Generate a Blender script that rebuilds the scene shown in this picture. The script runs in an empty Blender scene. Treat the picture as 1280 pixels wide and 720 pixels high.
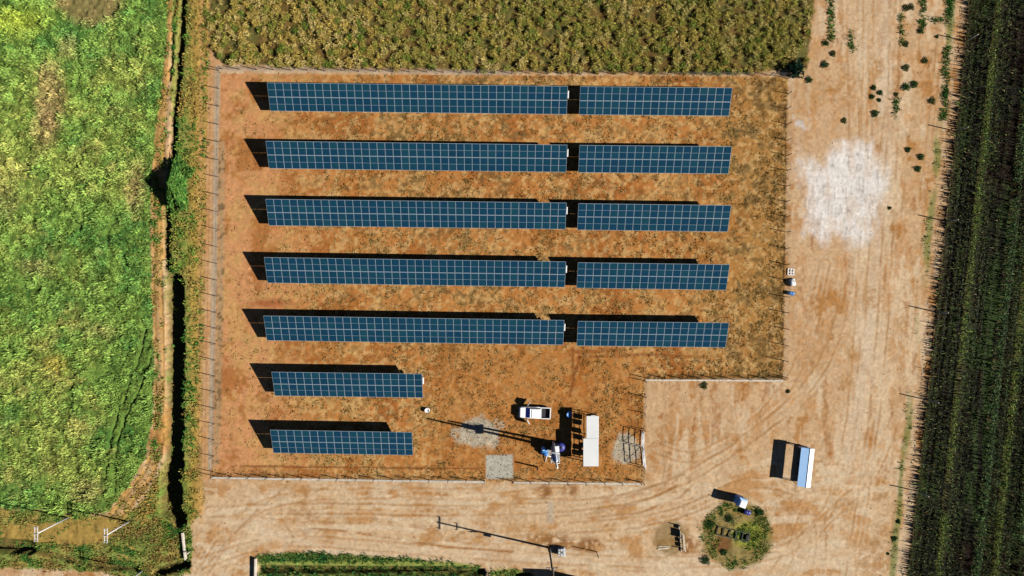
import bpy, math, random
import numpy as np
from mathutils import Vector, Matrix

random.seed(7)
RNG = np.random.default_rng(11)
SC = bpy.context.scene
COL = SC.collection

# ------------------------------------------------------------------ camera, light, exposure
S = 0.12                      # metres on the ground per photo pixel
FPX = 950.0                   # focal length in photo pixels
H = FPX * S                   # flying height of the drone
cam = bpy.data.cameras.new("camera"); camo = bpy.data.objects.new("camera", cam); COL.objects.link(camo)
camo.location = (0, 0, H); camo.rotation_euler = (0, 0, 0)
cam.sensor_fit = 'HORIZONTAL'; cam.angle_x = 2 * math.atan(640 / FPX)
cam.clip_start = 1; cam.clip_end = 12000
SC.camera = camo

SUN_EL = math.radians(34.7); SUN_A = math.radians(12.8)
to_sun = Vector((math.cos(SUN_EL) * math.cos(SUN_A), -math.cos(SUN_EL) * math.sin(SUN_A), math.sin(SUN_EL)))
sun = bpy.data.lights.new("sun", 'SUN'); sun.energy = 5.0; sun.angle = math.radians(0.5); sun.color = (1.0, 0.95, 0.87)
suno = bpy.data.objects.new("sun", sun); COL.objects.link(suno)
suno.rotation_euler = (-to_sun).to_track_quat('-Z', 'Y').to_euler(); suno.location = (60, -15, 60)
W = bpy.data.worlds.new("World"); SC.world = W; W.use_nodes = True
wn = W.node_tree.nodes; bg = wn["Background"]
sky = wn.new("ShaderNodeTexSky"); sky.sky_type = 'NISHITA'; sky.sun_disc = False
sky.sun_elevation = SUN_EL; sky.sun_rotation = math.atan2(to_sun.x, to_sun.y)
sky.altitude = 2500; sky.air_density = 0.45; sky.dust_density = 0.1; sky.ozone_density = 1.5
W.node_tree.links.new(sky.outputs[0], bg.inputs[0]); bg.inputs[1].default_value = 0.05
SC.view_settings.view_transform = 'Standard'; SC.view_settings.look = 'None'
SC.view_settings.exposure = 0.70; SC.view_settings.gamma = 1.0
SC.cycles.max_bounces = 3; SC.cycles.diffuse_bounces = 0; SC.cycles.glossy_bounces = 2

# ------------------------------------------------------------------ small helpers
ALB = 0.60
def lin(v): return v / 12.92 if v <= 0.04045 else ((v + 0.055) / 1.055) ** 2.4
def c(hx, a=ALB):
    hx = hx.lstrip('#'); return np.array([lin(int(hx[i:i + 2], 16) / 255) * a for i in (0, 2, 4)])
def G(px, py, z=0.0):
    k = 1 - z / H
    return ((px - 640) * S * k, (360 - py) * S * k)

def tag(o, label=None, cat=None, group=None, kind=None):
    if label: o['label'] = label
    if cat: o['category'] = cat
    if group: o['group'] = group
    if kind: o['kind'] = kind
    return o
def empty(name, loc, rz=0.0):
    o = bpy.data.objects.new(name, None); COL.objects.link(o)
    o.location = loc; o.rotation_euler = (0, 0, rz); o.empty_display_size = 0.3
    return o
def link_mesh(name, me, parent=None, loc=(0, 0, 0), rot=(0, 0, 0)):
    o = bpy.data.objects.new(name, me); COL.objects.link(o)
    o.location = loc; o.rotation_euler = rot
    if parent: o.parent = parent
    return o

class MB:
    """collects shapes, builds one mesh"""
    def __init__(self): self.v = []; self.f = []; self.sm = []
    def add(self, vs, fs, smooth=False, M=None):
        b = len(self.v)
        for p in vs:
            p = Vector(p)
            self.v.append(tuple(M @ p) if M is not None else tuple(p))
        for f in fs: self.f.append([b + i for i in f]); self.sm.append(smooth)
        return self
    def box(self, x0, x1, y0, y1, z0, z1, M=None, ch=0.0):
        if ch <= 0:
            vs = [(x0, y0, z0), (x1, y0, z0), (x1, y1, z0), (x0, y1, z0), (x0, y0, z1), (x1, y0, z1), (x1, y1, z1), (x0, y1, z1)]
            fs = [(0, 3, 2, 1), (4, 5, 6, 7), (0, 1, 5, 4), (1, 2, 6, 5), (2, 3, 7, 6), (3, 0, 4, 7)]
            return self.add(vs, fs, False, M)
        def ring(x0, x1, y0, y1, z, c_):
            return [(x0 + c_, y0, z), (x1 - c_, y0, z), (x1, y0 + c_, z), (x1, y1 - c_, z), (x1 - c_, y1, z), (x0 + c_, y1, z), (x0, y1 - c_, z), (x0, y0 + c_, z)]
        return self.loft([ring(x0, x1, y0, y1, z0, ch), ring(x0, x1, y0, y1, z1 - ch, ch), ring(x0 + ch, x1 - ch, y0 + ch, y1 - ch, z1, ch * .6)], M=M)
    def loft(self, rings, smooth=False, M=None, caps=True):
        n = len(rings[0]); vs = [p for r in rings for p in r]; fs = []
        for i in range(len(rings) - 1):
            for j in range(n):
                fs.append((i * n + j, i * n + (j + 1) % n, (i + 1) * n + (j + 1) % n, (i + 1) * n + j))
        if caps:
            fs.append(tuple(range(n - 1, -1, -1))); m = (len(rings) - 1) * n; fs.append(tuple(range(m, m + n)))
        return self.add(vs, fs, smooth, M)
    def tube(self, p0, p1, r, n=8, r1=None, smooth=True):
        p0 = Vector(p0); p1 = Vector(p1); d = (p1 - p0)
        if d.length < 1e-6: return self
        q = d.to_track_quat('Z', 'Y').to_matrix(); r1 = r if r1 is None else r1
        rings = []
        for p, rr in ((p0, r), (p1, r1)):
            rings.append([tuple(p + q @ Vector((rr * math.cos(2 * math.pi * i / n), rr * math.sin(2 * math.pi * i / n), 0))) for i in range(n)])
        return self.loft(rings, smooth)
    def lathe(self, prof, n=16, M=None):
        return self.loft([[(r * math.cos(2 * math.pi * i / n), r * math.sin(2 * math.pi * i / n), z) for i in range(n)] for r, z in prof], True, M)
    def bar(self, p0, p1, w, h):
        p0 = Vector(p0); p1 = Vector(p1); d = p1 - p0; q = d.to_track_quat('Z', 'Y').to_matrix()
        rings = [[tuple(p + q @ Vector((sx * w / 2, sy * h / 2, 0))) for sx, sy in ((-1, -1), (1, -1), (1, 1), (-1, 1))] for p in (p0, p1)]
        return self.loft(rings)
    def mesh(self, name, mat):
        me = bpy.data.meshes.new(name); me.from_pydata(self.v, [], self.f); me.materials.append(mat)
        me.polygons.foreach_set("use_smooth", self.sm); me.update(); return me
    def build(self, name, mat, parent=None, loc=(0, 0, 0), rot=(0, 0, 0)):
        return link_mesh(name, self.mesh(name, mat), parent, loc, rot)

# ------------------------------------------------------------------ materials
def mat(name, col, rough=0.6, metal=0.0, var=0.12, scale=3.0, spec=0.4, bump=0.0, objvar=0.0):
    m = bpy.data.materials.new(name); m.use_nodes = True; nt = m.node_tree; N = nt.nodes; L = nt.links
    b = N["Principled BSDF"]; b.inputs["Roughness"].default_value = rough; b.inputs["Metallic"].default_value = metal
    b.inputs["Specular IOR Level"].default_value = spec
    tc = N.new("ShaderNodeTexCoord"); no = N.new("ShaderNodeTexNoise"); no.inputs["Scale"].default_value = scale; no.inputs["Detail"].default_value = 6
    L.new(tc.outputs["Object"], no.inputs["Vector"])
    mr = N.new("ShaderNodeMapRange"); mr.inputs[1].default_value = .3; mr.inputs[2].default_value = .7
    mr.inputs[3].default_value = 1 - var; mr.inputs[4].default_value = 1 + var
    L.new(no.outputs[0], mr.inputs[0])
    mx = N.new("ShaderNodeMix"); mx.data_type = 'RGBA'; mx.blend_type = 'MULTIPLY'; mx.inputs[0].default_value = 1
    mx.inputs[6].default_value = (*[float(x) for x in col], 1); L.new(mr.outputs[0], mx.inputs[7])
    last = mx.outputs[2]
    if objvar:
        oi = N.new("ShaderNodeObjectInfo"); m2 = N.new("ShaderNodeMapRange"); m2.inputs[3].default_value = 1 - objvar; m2.inputs[4].default_value = 1 + objvar
        L.new(oi.outputs["Random"], m2.inputs[0])
        mx2 = N.new("ShaderNodeMix"); mx2.data_type = 'RGBA'; mx2.blend_type = 'MULTIPLY'; mx2.inputs[0].default_value = 1
        L.new(last, mx2.inputs[6]); L.new(m2.outputs[0], mx2.inputs[7]); last = mx2.outputs[2]
    L.new(last, b.inputs["Base Color"])
    if bump:
        bp = N.new("ShaderNodeBump"); bp.inputs["Strength"].default_value = bump; bp.inputs["Distance"].default_value = .05
        L.new(no.outputs[0], bp.inputs["Height"]); L.new(bp.outputs[0], b.inputs["Normal"])
    return m

M = {}
M['frame'] = mat('aluminium_frame', (.25, .31, .36), .45, .0, .06, 1.0)
M['post'] = mat('galvanised_post', (.34, .34, .33), .5, .6, .15)
M['darkpost'] = mat('weathered_timber', (.10, .075, .05), .9, 0, .3, 6)
M['fencepost'] = mat('rusty_fence_post', (.12, .08, .055), .8, .2, .3, 6)
M['wire'] = mat('fence_wire', (.16, .15, .14), .5, .8)
M['white'] = mat('white_paint', (.74, .74, .73), .4, 0, .05, 2)
M['roofwhite'] = mat('white_roof_sheet', (.56, .57, .565), .5, 0, .05, .6)
M['polewhite'] = mat('pale_steel_pole', (.52, .51, .49), .5, 0, .1)
M['gray'] = mat('grey_metal', (.32, .33, .34), .5, .2, .1)
M['dark'] = mat('black_rubber', (.018, .018, .02), .8, 0, .2, 4)
M['liner'] = mat('dark_bed_liner', (.022, .022, .024), .7, 0, .25, 8)
M['blue'] = mat('blue_plastic', (.035, .16, .42), .45, 0, .1, 2)
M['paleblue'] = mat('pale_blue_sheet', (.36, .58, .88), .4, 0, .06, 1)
M['navy'] = mat('navy_plastic', (.03, .035, .20), .5, 0, .1, 2)
M['glass'] = mat('sky_coloured_glass', (.03, .07, .55), .3, 0, .02, 1, 1.0)  # strong blue base colour stands in for sky reflected in the panes
M['chrome'] = mat('steel_rim', (.5, .5, .5), .3, .8)
M['lamp'] = mat('clear_lamp_glass', (.7, .7, .68), .15)
M['red'] = mat('red_lamp_glass', (.35, .02, .02), .2)
M['concrete'] = mat('concrete', (.46, .41, .34), .95, 0, .2, 2.5, .2, .4)
M['plank'] = mat('bleached_plank', (.42, .35, .27), .9, 0, .3, 5, .2, .3, .15)
M['olive'] = mat('dark_green_steel', (.035, .045, .03), .6, .2, .3, 4)
M['orange'] = mat('terracotta_brick', (.30, .15, .09), .9, 0, .2, 4)
M['bark'] = mat('bark', (.07, .05, .035), .95, 0, .3, 5)

def leaf_material(name, rough=0.75, trans=0.25):
    m = bpy.data.materials.new(name); m.use_nodes = True; nt = m.node_tree; N = nt.nodes; L = nt.links
    N.clear(); out = N.new("ShaderNodeOutputMaterial"); d = N.new("ShaderNodeBsdfDiffuse"); t = N.new("ShaderNodeBsdfTranslucent"); mx = N.new("ShaderNodeMixShader")
    a = N.new("ShaderNodeAttribute"); a.attribute_name = "Col"; mx.inputs[0].default_value = trans
    L.new(a.outputs["Color"], d.inputs[0]); L.new(a.outputs["Color"], t.inputs[0])
    L.new(d.outputs[0], mx.inputs[1]); L.new(t.outputs[0], mx.inputs[2]); L.new(mx.outputs[0], out.inputs[0]); return m
M['leaf'] = leaf_material('leaf')

def cell_material():
    m = bpy.data.materials.new('solar_cells'); m.use_nodes = True; nt = m.node_tree; N = nt.nodes; L = nt.links
    b = N["Principled BSDF"]; b.inputs["Roughness"].default_value = .22; b.inputs["Specular IOR Level"].default_value = .3
    oi = N.new("ShaderNodeObjectInfo"); cr = N.new("ShaderNodeValToRGB")
    e = cr.color_ramp.elements; e[0].position = 0; e[0].color = (.005, .031, .058, 1); e[1].position = 1; e[1].color = (.007, .042, .066, 1)
    x = cr.color_ramp.elements.new(.35); x.color = (.005, .033, .066, 1)
    x = cr.color_ramp.elements.new(.7); x.color = (.006, .037, .062, 1)
    L.new(oi.outputs["Random"], cr.inputs[0])
    tc = N.new("ShaderNodeTexCoord"); br = N.new("ShaderNodeTexBrick"); br.offset = 0
    br.inputs["Color1"].default_value = (1, 1, 1, 1); br.inputs["Color2"].default_value = (.86, .9, .95, 1); br.inputs["Mortar"].default_value = (1.9, 1.6, 1.4, 1)
    br.inputs["Scale"].default_value = 1; br.inputs["Brick Width"].default_value = .182; br.inputs["Row Height"].default_value = .19; br.inputs["Mortar Size"].default_value = .006
    L.new(tc.outputs["Object"], br.inputs["Vector"])
    mx = N.new("ShaderNodeMix"); mx.data_type = 'RGBA'; mx.blend_type = 'MULTIPLY'; mx.inputs[0].default_value = 1
    L.new(cr.outputs[0], mx.inputs[6]); L.new(br.outputs[0], mx.inputs[7]); L.new(mx.outputs[2], b.inputs["Base Color"])
    return m
M['cells'] = cell_material()

# ------------------------------------------------------------------ numeric noise and region masks (pixel units of the ground plan)
def vnoise(x, y, sc, seed):
    r = np.random.default_rng(seed); T = r.random((256, 256))
    u = x / sc + seed * 13.7; v = y / sc + seed * 7.3
    iu = np.floor(u).astype(int); iv = np.floor(v).astype(int); fu = u - iu; fv = v - iv
    fu = fu * fu * (3 - 2 * fu); fv = fv * fv * (3 - 2 * fv)
    g = lambda a, b: T[a & 255, b & 255]
    return (g(iu, iv) * (1 - fu) + g(iu + 1, iv) * fu) * (1 - fv) + (g(iu, iv + 1) * (1 - fu) + g(iu + 1, iv + 1) * fu) * fv
def fbm(x, y, sc, seed, o=4):
    t = 0; a = 1; n = 0
    for i in range(o):
        t = t + a * vnoise(x, y, sc / 2 ** i, seed + i * 17); n += a; a *= .55
    return t / n
def sstep(a, b, x):
    t = np.clip((x - a) / (b - a), 0, 1); return t * t * (3 - 2 * t)
def seg_d(x, y, pts):
    d = np.full(x.shape, 1e9)
    for (x0, y0), (x1, y1) in zip(pts[:-1], pts[1:]):
        dx, dy = x1 - x0, y1 - y0; t = np.clip(((x - x0) * dx + (y - y0) * dy) / (dx * dx + dy * dy), 0, 1)
        d = np.minimum(d, np.hypot(x - x0 - t * dx, y - y0 - t * dy))
    return d
def poly_d(x, y, pts):                       # signed distance, negative inside
    ins = np.zeros(x.shape, bool); P = pts + [pts[0]]
    for (x0, y0), (x1, y1) in zip(P[:-1], P[1:]):
        if y0 == y1: continue
        ins ^= ((y0 > y) != (y1 > y)) & (x < (x1 - x0) * (y - y0) / (y1 - y0) + x0)
    d = seg_d(x, y, P); return np.where(ins, -d, d)
def ell(x, y, cx, cy, rx, ry): return (np.hypot((x - cx) / rx, (y - cy) / ry) - 1) * min(rx, ry)

FIELD = [(-9000, -9000), (216, -9000), (214, -50), (209, 40), (203, 100), (195, 170), (190, 205), (187, 260), (189, 330), (191, 400), (192, 520), (180, 575), (160, 608), (134, 640), (80, 640), (-40, 628), (-9000, 628)]
INNER = [(276, 92), (985, 96), (979, 474), (806, 474), (803, 603), (262, 598)]
SCRUB = [(262, -9000), (1018, -9000), (1018, 0), (1008, 86), (900, 93), (620, 88), (400, 84), (280, 80), (262, 60)]
PATH = [(213, -400), (212.5, 0), (211, 50), (207, 90), (202, 150), (199, 190), (197, 260), (197, 330), (198, 380), (199, 440), (200, 500), (199, 550), (184, 595), (162, 622), (142, 650)]
def vx(y): return 1207.2 - .1065 * (y - 51.3)
DITCHES = [  # points, half width px, depth m
    ([(229, -400), (229, 0), (227, 50), (224, 80), (222, 105), (218, 150), (216, 195)], 4.0, 1.25),
    ([(218.5, -400), (218.5, 0), (216.5, 30), (214.5, 70), (212, 100)], 1.6, .35),
    ([(209, 262), (208, 290), (209, 330), (213, 356)], 4.4, .85),
    ([(218, 352), (219, 450), (218, 540), (216, 600), (217, 640), (223, 650)], 10.5, 1.9),
    ([(217, 580), (213, 605), (211, 636)], 12.5, 2.5),
    ([(-900, 685), (8, 683), (34, 685)], 9, 1.8),
    ([(40, 688), (70, 696), (120, 709), (172, 712)], 3.2, .9),
    ([(196, 716), (215, 711), (231, 705)], 6, 1.2),
    ([(326, 712), (450, 712.5), (560, 713), (602, 716)], 4.6, 1.0),
    ([(622, 722), (660, 722)], 5, .9),
    ([(183, 408), (176, 440), (165, 472), (150, 510), (139, 545), (133, 585), (131, 628)], 1.3, .28),
    ([(189, 445), (180, 475), (168, 500), (156, 525), (148, 550), (146, 585), (143, 612)], 1.3, .28),
]
GR_SLAB = [(607, 569), (641, 568), (642, 598), (608, 599)]

def regions(x, y):
    R = {}
    wx = x + 5 * (fbm(x, y, 22, 3) - .5) + 3 * (fbm(x, y, 6, 4) - .5); wy = y + 5 * (fbm(x, y, 22, 5) - .5) + 3 * (fbm(x, y, 6, 6) - .5)
    R['wx'], R['wy'] = wx, wy
    m = lambda d, soft=3: 1 - sstep(-soft / 2, soft / 2, d)
    R['field'] = m(poly_d(wx, wy, FIELD))
    R['inner'] = m(poly_d(x, y, INNER), 2)
    R['scrub'] = m(poly_d(wx, wy, SCRUB), 4)
    hw = np.interp(y, [-50, 60, 130, 190, 260, 540, 600, 650], [2.0, 2.4, 4.6, 7.5, 7, 6, 9, 11])
    dp = seg_d(wx, y, PATH); R['path'] = m(dp - hw, 3); R['pathd'] = dp
    R['bank'] = m(poly_d(wx, wy, [(214, -9000), (262, -9000), (262, 60), (256, 300), (252, 560), (254, 640), (240, 655), (205, 660), (148, 652), (178, 625), (200, 592), (207, 560), (208, 400), (204, 262), (214, 180)]), 4)
    R['vine'] = sstep(-6, 2, wx - vx(y))
    R['vedge'] = m(np.abs(wx - vx(y) + 21 - 4 * (fbm(x, y, 50, 8) - .5)) - 4, 4) * sstep(.40, .62, fbm(x * .4, y * .12, 9, 9))
    R['low'] = m(poly_d(wx, wy, [(-9000, 632), (60, 636), (130, 645), (205, 650), (240, 652), (240, 690), (238, 716), (180, 730), (150, 722), (130, 714), (60, 710), (-9000, 706)]), 4)
    R['lowtrack'] = m(poly_d(wx, wy, [(-9000, 656), (50, 654), (105, 648), (126, 646), (158, 648), (146, 668), (128, 678), (100, 682), (40, 678), (-9000, 674)]), 6)
    R['hedge'] = m(poly_d(wx, wy, [(322, 693), (400, 692), (500, 697), (545, 702), (600, 706), (606, 722), (600, 760), (322, 760)]), 4)
    R['hedge2'] = m(poly_d(wx, wy, [(612, 716), (640, 710), (658, 714), (660, 760), (612, 760)]), 4)
    R['white'] = m(poly_d(wx + 8 * (vnoise(x * 3, y * .5, 12, 31) - .5), wy + 10 * (fbm(x, y, 10, 33) - .5), [(1048, 166), (1095, 172), (1108, 205), (1104, 240), (1098, 262), (1100, 300), (1040, 303), (1000, 302), (992, 296), (1006, 268), (1002, 205), (1020, 195), (1040, 178)]) + 40 * (fbm(x, y * .6, 18, 34) - .5) + 5, 24)
    R['white2'] = np.maximum(m(ell(wx, wy, 1003, 148, 12, 14), 8), m(ell(wx, wy, 1000, 200, 5, 40), 8) * .5) * sstep(.42, .6, fbm(x, y, 8, 36))
    R['grav'] = np.maximum.reduce([m(ell(wx, wy, 598, 541, 29, 20) + 22 * (fbm(x, y, 13, 41) - .5), 7), m(ell(wx, wy, 782, 562, 17, 18) + 10 * (fbm(x, y, 9, 43) - .5), 6)])
    R['slab'] = m(poly_d(x + 1.5 * (fbm(x, y, 5, 42) - .5), y, GR_SLAB), 1.5)
    R['ring'] = m(ell(wx, wy, 921, 669, 45, 42), 8)
    R['patch'] = m(ell(wx, wy, 838, 672, 20, 21), 6)
    dd = np.zeros(x.shape)
    for pts, h, dep in DITCHES:
        d = seg_d(x + 1.4 * (vnoise(x, y, 5, 50) - .5) * min(h, 2), y, pts)
        dd = np.maximum(dd, dep * sstep(h + .9, h - .9, d) if False else dep * (1 - sstep(h - .9, h + .9, d)))
    R['ditch'] = dd
    return R

def mixc(base, col, m): return base * (1 - m[..., None]) + col * m[..., None]
def field_col(x, y):
    n1 = fbm(x, y, 75, 61); n2 = fbm(x, y, 22, 62); n3 = fbm(x, y, 6, 63)
    b = np.ones(x.shape + (3,)) * c('#84ac4c')
    b = mixc(b, c('#4b8a40'), sstep(.48, .64, n2 * .6 + n3 * .4) * .7)
    b = mixc(b, c('#a9bb58'), sstep(.46, .66, n1 + .45 * (n3 - .5)) * .65)
    b = mixc(b, c('#c8c268'), sstep(.54, .7, n2 * .5 + n1 * .5 + .15 * (n3 - .5)) * .38)
    b = mixc(b, c('#b3c944'), (1 - sstep(-14, 14, ell(x, y, 22, 26, 36, 16))) * .7)
    for cx, cy, rx, ry, a in ((112, 4, 38, 24, .8), (66, 118, 17, 42, .65), (86, 60, 12, 14, .4), (58, 160, 16, 30, .6), (70, 455, 16, 12, .5), (10, 250, 16, 20, .3), (45, 335, 22, 12, .35), (110, 612, 22, 16, .4), (172, 236, 9, 26, .7), (130, 415, 16, 8, .4)):
        b = mixc(b, c('#b49c66') if cy != 455 else c('#b29a42'), (1 - sstep(-7, 7, ell(x + 16 * (fbm(x, y, 14, 65) - .5), y + 16 * (fbm(x, y, 14, 66) - .5), cx, cy, rx, ry))) * a)
    return b
def ground_col(x, y, R):
    n1 = fbm(x, y, 60, 71); n2 = fbm(x, y, 16, 72); n3 = fbm(x, y, 4.5, 73, 3); st = fbm(x * 1.0, y * .16, 9, 74); st2 = fbm(x, y * .1, 4, 79)
    b = np.ones(x.shape + (3,)) * c('#d3af86')
    # the dirt track on the east: pale wheel lanes running down it and orange patches
    b = mixc(b, c('#c68f55'), sstep(.44, .58, n2 * .35 + st * .35 + n1 * .3) * .62)
    b = mixc(b, c('#b67c3c'), sstep(.56, .68, fbm(x, y * .6, 26, 75) * .75 + n3 * .25) * .8)
    b = mixc(b, c('#e2caa8'), sstep(.50, .60, st * .45 + n1 * .4 + n3 * .15) * .75)
    b = mixc(b, c('#a66d34'), sstep(.60, .70, fbm(x * 1.3, y * .35, 12, 76) * .7 + n3 * .3) * .6)
    lane = np.exp(-((x - np.interp(y, [0, 200, 420, 720], [1082, 1085, 1075, 1030])) / 16) ** 2)
    b = mixc(b, c('#dcc2a0'), lane * .55 * sstep(.3, .55, st2))
    lane2 = np.exp(-((x - np.interp(y, [0, 200, 420, 720], [1106, 1108, 1085, 1040])) / 9) ** 2)
    b = mixc(b, c('#e0cbb0'), lane2 * .5)
    for xo in (28, 36, 58, 92):
        b = mixc(b, c('#a9793f'), np.exp(-((x - vx(y) + xo + 3 * (vnoise(x, y, 60, 90 + xo) - .5)) / 1.3) ** 2) * .55 * sstep(.35, .6, vnoise(x, y, 40, 91 + xo)))
    # road along the bottom
    road = 1 - sstep(-6, 6, poly_d(x, R['wy'], [(255, 604), (800, 608), (990, 560), (1110, 600), (1100, 9000), (130, 9000), (130, 712), (240, 712), (244, 650)]))
    b = mixc(b, c('#dabb94'), road * .7)
    b = mixc(b, c('#c18b50'), road * sstep(.48, .62, n2 * .6 + fbm(x * .3, y, 9, 179) * .4) * .7); b = mixc(b, c('#a8733a'), road * sstep(.56, .66, n3 * .5 + n1 * .5) * .5); b = mixc(b, c('#e6d0b0'), road * sstep(.52, .62, fbm(x * .25, y, 10, 180)) * .6)
    b = mixc(b, c('#e0c8a8'), np.exp(-((y - np.interp(x, [240, 420, 700, 900, 1000], [640, 690, 700, 712, 690])) / 9) ** 2) * road * .6)
    RUT = [([(388, 661), (425, 663), (470, 670), (560, 684), (640, 690)], 1.2, .8), ([(745, 638), (790, 631), (832, 616), (870, 590)], 1.6, .6), ([(735, 648), (800, 641), (850, 622), (885, 585)], 1.4, .6), ([(255, 712), (290, 670), (320, 640), (355, 610)], 1.5, .45),
           ([(350, 610), (352, 650), (368, 672), (360, 690)], 1.0, .4), ([(600, 648), (700, 645), (760, 640)], 1.2, .3), ([(820, 700), (860, 690), (990, 690)], 1.4, .4), ([(700, 683), (748, 690)], 1.0, .4), ([(960, 718), (985, 684), (1000, 640)], 1.3, .4), ([(975, 720), (992, 690)], 1.0, .4), ([(745, 628), (790, 618), (830, 604)], 2.4, .45), ([(330, 648), (480, 656), (620, 668)], 1.0, .3)]
    for pts, hw, a in RUT:
        b = mixc(b, c('#9f6a34'), (1 - sstep(hw * .5, hw * 1.7, seg_d(x + 2 * (n3 - .5), y, pts))) * a * sstep(.25, .5, n2))
    TY = [[(250, 705), (330, 676), (430, 678), (600, 694), (800, 704), (960, 700), (1030, 660), (1062, 560), (1076, 400), (1084, 200), (1086, -60)],
          [(262, 640), (400, 634), (560, 640), (700, 634), (800, 622), (860, 596), (920, 560), (1000, 500), (1050, 420), (1070, 260), (1064, -60)],
          [(250, 720), (285, 668), (322, 630), (400, 616), (600, 618), (760, 616)], [(1120, -60), (1116, 160), (1108, 330), (1096, 500), (1076, 640), (1060, 740)],
          [(820, 560), (860, 575), (900, 560), (960, 520), (1010, 440), (1030, 330)], [(700, 660), (790, 655), (860, 640), (930, 600), (1000, 610), (1030, 650), (1020, 740)], [(980, 740), (1000, 690), (1040, 640), (1090, 600), (1120, 520)]]
    for q, pts in enumerate(TY):
        for _ in range(2):                                      # round the corners off
            P_ = [pts[0]]
            for u_, v_ in zip(pts[:-1], pts[1:]): P_ += [(.75 * u_[0] + .25 * v_[0], .75 * u_[1] + .25 * v_[1]), (.25 * u_[0] + .75 * v_[0], .25 * u_[1] + .75 * v_[1])]
            pts = P_ + [pts[-1]]
        d = seg_d(x + 3 * (n2 - .5), y + 3 * (n2 - .5), pts); lane_ = np.exp(-((d - 6.5) / 1.5) ** 2) * sstep(.28, .5, vnoise(x, y, 34, 330 + q))
        b = mixc(b, c('#a8763e') if q % 2 else c('#b5824a'), lane_ * .5)
        b = mixc(b, c('#e4cfb0'), (np.exp(-((d - 9.5) / 1.2) ** 2) + np.exp(-((d - 3.6) / 1.2) ** 2)) * .38 * sstep(.3, .55, vnoise(x, y, 30, 350 + q)))
    for cx, cy, rx, ry, a in ((680, 615, 9, 9, .8), (712, 612, 11, 8, .8), (688, 676, 26, 9, .85), (738, 681, 18, 9, .85), (660, 668, 30, 12, .5), (620, 655, 40, 10, .3), (1066, 443, 8, 10, .7), (1060, 475, 6, 14, .7), (1056, 632, 14, 8, .6), (1090, 698, 26, 24, .5), (1095, 82, 10, 14, .7), (1058, 112, 12, 24, .6), (1012, 114, 30, 28, .35), (1018, 440, 24, 30, .4), (860, 679, 12, 10, .7), (1125, 405, 10, 14, .5), (1090, 372, 10, 12, .6)):
        b = mixc(b, c('#8f5c2a') if cy in (615, 612, 676, 681, 679) else c('#b88448'), (1 - sstep(-5, 5, ell(R['wx'], R['wy'], cx, cy, rx, ry))) * a * sstep(.3, .5, n3))
    b = mixc(b, c('#bdb4a4'), (1 - sstep(-3, 3, poly_d(x, R['wy'], [(685, 628), (691, 628), (693, 655), (684, 656)]))) * .6)
    # white dust
    b = mixc(b, c('#e2dcd6', .70), R['white'] * (.6 + .4 * sstep(.32, .58, st2 * .5 + n2 * .5)))
    b = mixc(b, c('#c0b3a4'), R['white'] * sstep(.56, .72, st2 * .5 + n3 * .5) * .6); b = mixc(b, c('#8d8074'), R['white'] * sstep(.62, .7, fbm(x, y * .22, 3, 182)) * .35)
    b = mixc(b, c('#dcd5ce'), R['white2'] * .8)
    # inside the fence
    inn = np.ones(x.shape + (3,)) * c('#c28346')
    inn = mixc(inn, c('#d69a68'), 1 - sstep(300, 430, x + 80 * (n1 - .5)))
    inn = mixc(inn, c('#d2a868'), sstep(.46, .6, n2 * .6 + n3 * .4) * .65)
    inn = mixc(inn, c('#a8632a'), sstep(.48, .62, fbm(x, y, 40, 77) * .7 + n3 * .3) * .7)
    inn = mixc(inn, c('#a8854a'), sstep(830, 960, x + 70 * (n1 - .5)) * .6)
    inn = mixc(inn, c('#dcb67a'), sstep(.53, .62, fbm(x, y, 5, 190, 3)) * .6 * sstep(300, 420, x)); inn = mixc(inn, c('#6c4724'), sstep(.54, .66, n3 * .7 + n2 * .3) * .5 * sstep(300, 520, x + 120 * (n2 - .5)))
    inn = mixc(inn, c('#b9783a'), (1 - sstep(-20, 20, poly_d(x, y, [(545, 430), (800, 440), (800, 600), (545, 600)]))) * .5)
    inn = mixc(inn, c('#6f5832'), sstep(.5, .62, n2 * .6 + n3 * .4) * .6 * sstep(880, 930, x)); inn = mixc(inn, c('#80643a'), sstep(.52, .64, n2 * .45 + n3 * .55) * .5 * sstep(420, 500, x) * (1 - sstep(690, 760, x)) * (y < 430))
    inn = mixc(inn, c('#a24f2c'), (1 - sstep(-4, 4, ell(R['wx'], R['wy'], 335, 379, 24, 5))) * .7)
    for pts, hw, a in (([(724, 446), (718, 470), (712, 495)], 1.6, .6), ([(716, 436), (716, 470)], 1.4, .6), ([(722, 447), (800, 443), (880, 447)], 1.6, .5), ([(722, 440), (780, 437)], 2.4, .5), ([(300, 583), (420, 584), (600, 586)], .9, .8)):
        inn = mixc(inn, c('#7d4520'), (1 - sstep(hw * .5, hw * 1.8, seg_d(x + 2 * (n3 - .5), y + 2 * (n2 - .5), pts))) * a)
    inn = mixc(inn, c('#5d4428'), np.maximum(np.exp(-((x - np.interp(y, [90, 470], [982, 978])) / 3) ** 2) * (y < 474), np.maximum(np.exp(-((y - 471) / 2) ** 2) * (x > 806), np.exp(-((y - np.interp(x, [262, 800], [593, 600])) / 2) ** 2) * .7)) * sstep(.4, .55, n3) * .85)
    b = b * (1 - R['inner'][..., None]) + inn * R['inner'][..., None]
    b = mixc(b, c('#c2b8a2'), R['grav'] * sstep(.3, .5, n3 + .2 * R['grav'] - .05) * .9)
    b = mixc(b, c('#c0c0b2'), R['slab'] * .9)
    # outside the yard, west and north
    fc = field_col(x, y); b = b * (1 - R['field'][..., None]) + fc * .62 * R['field'][..., None]
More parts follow.
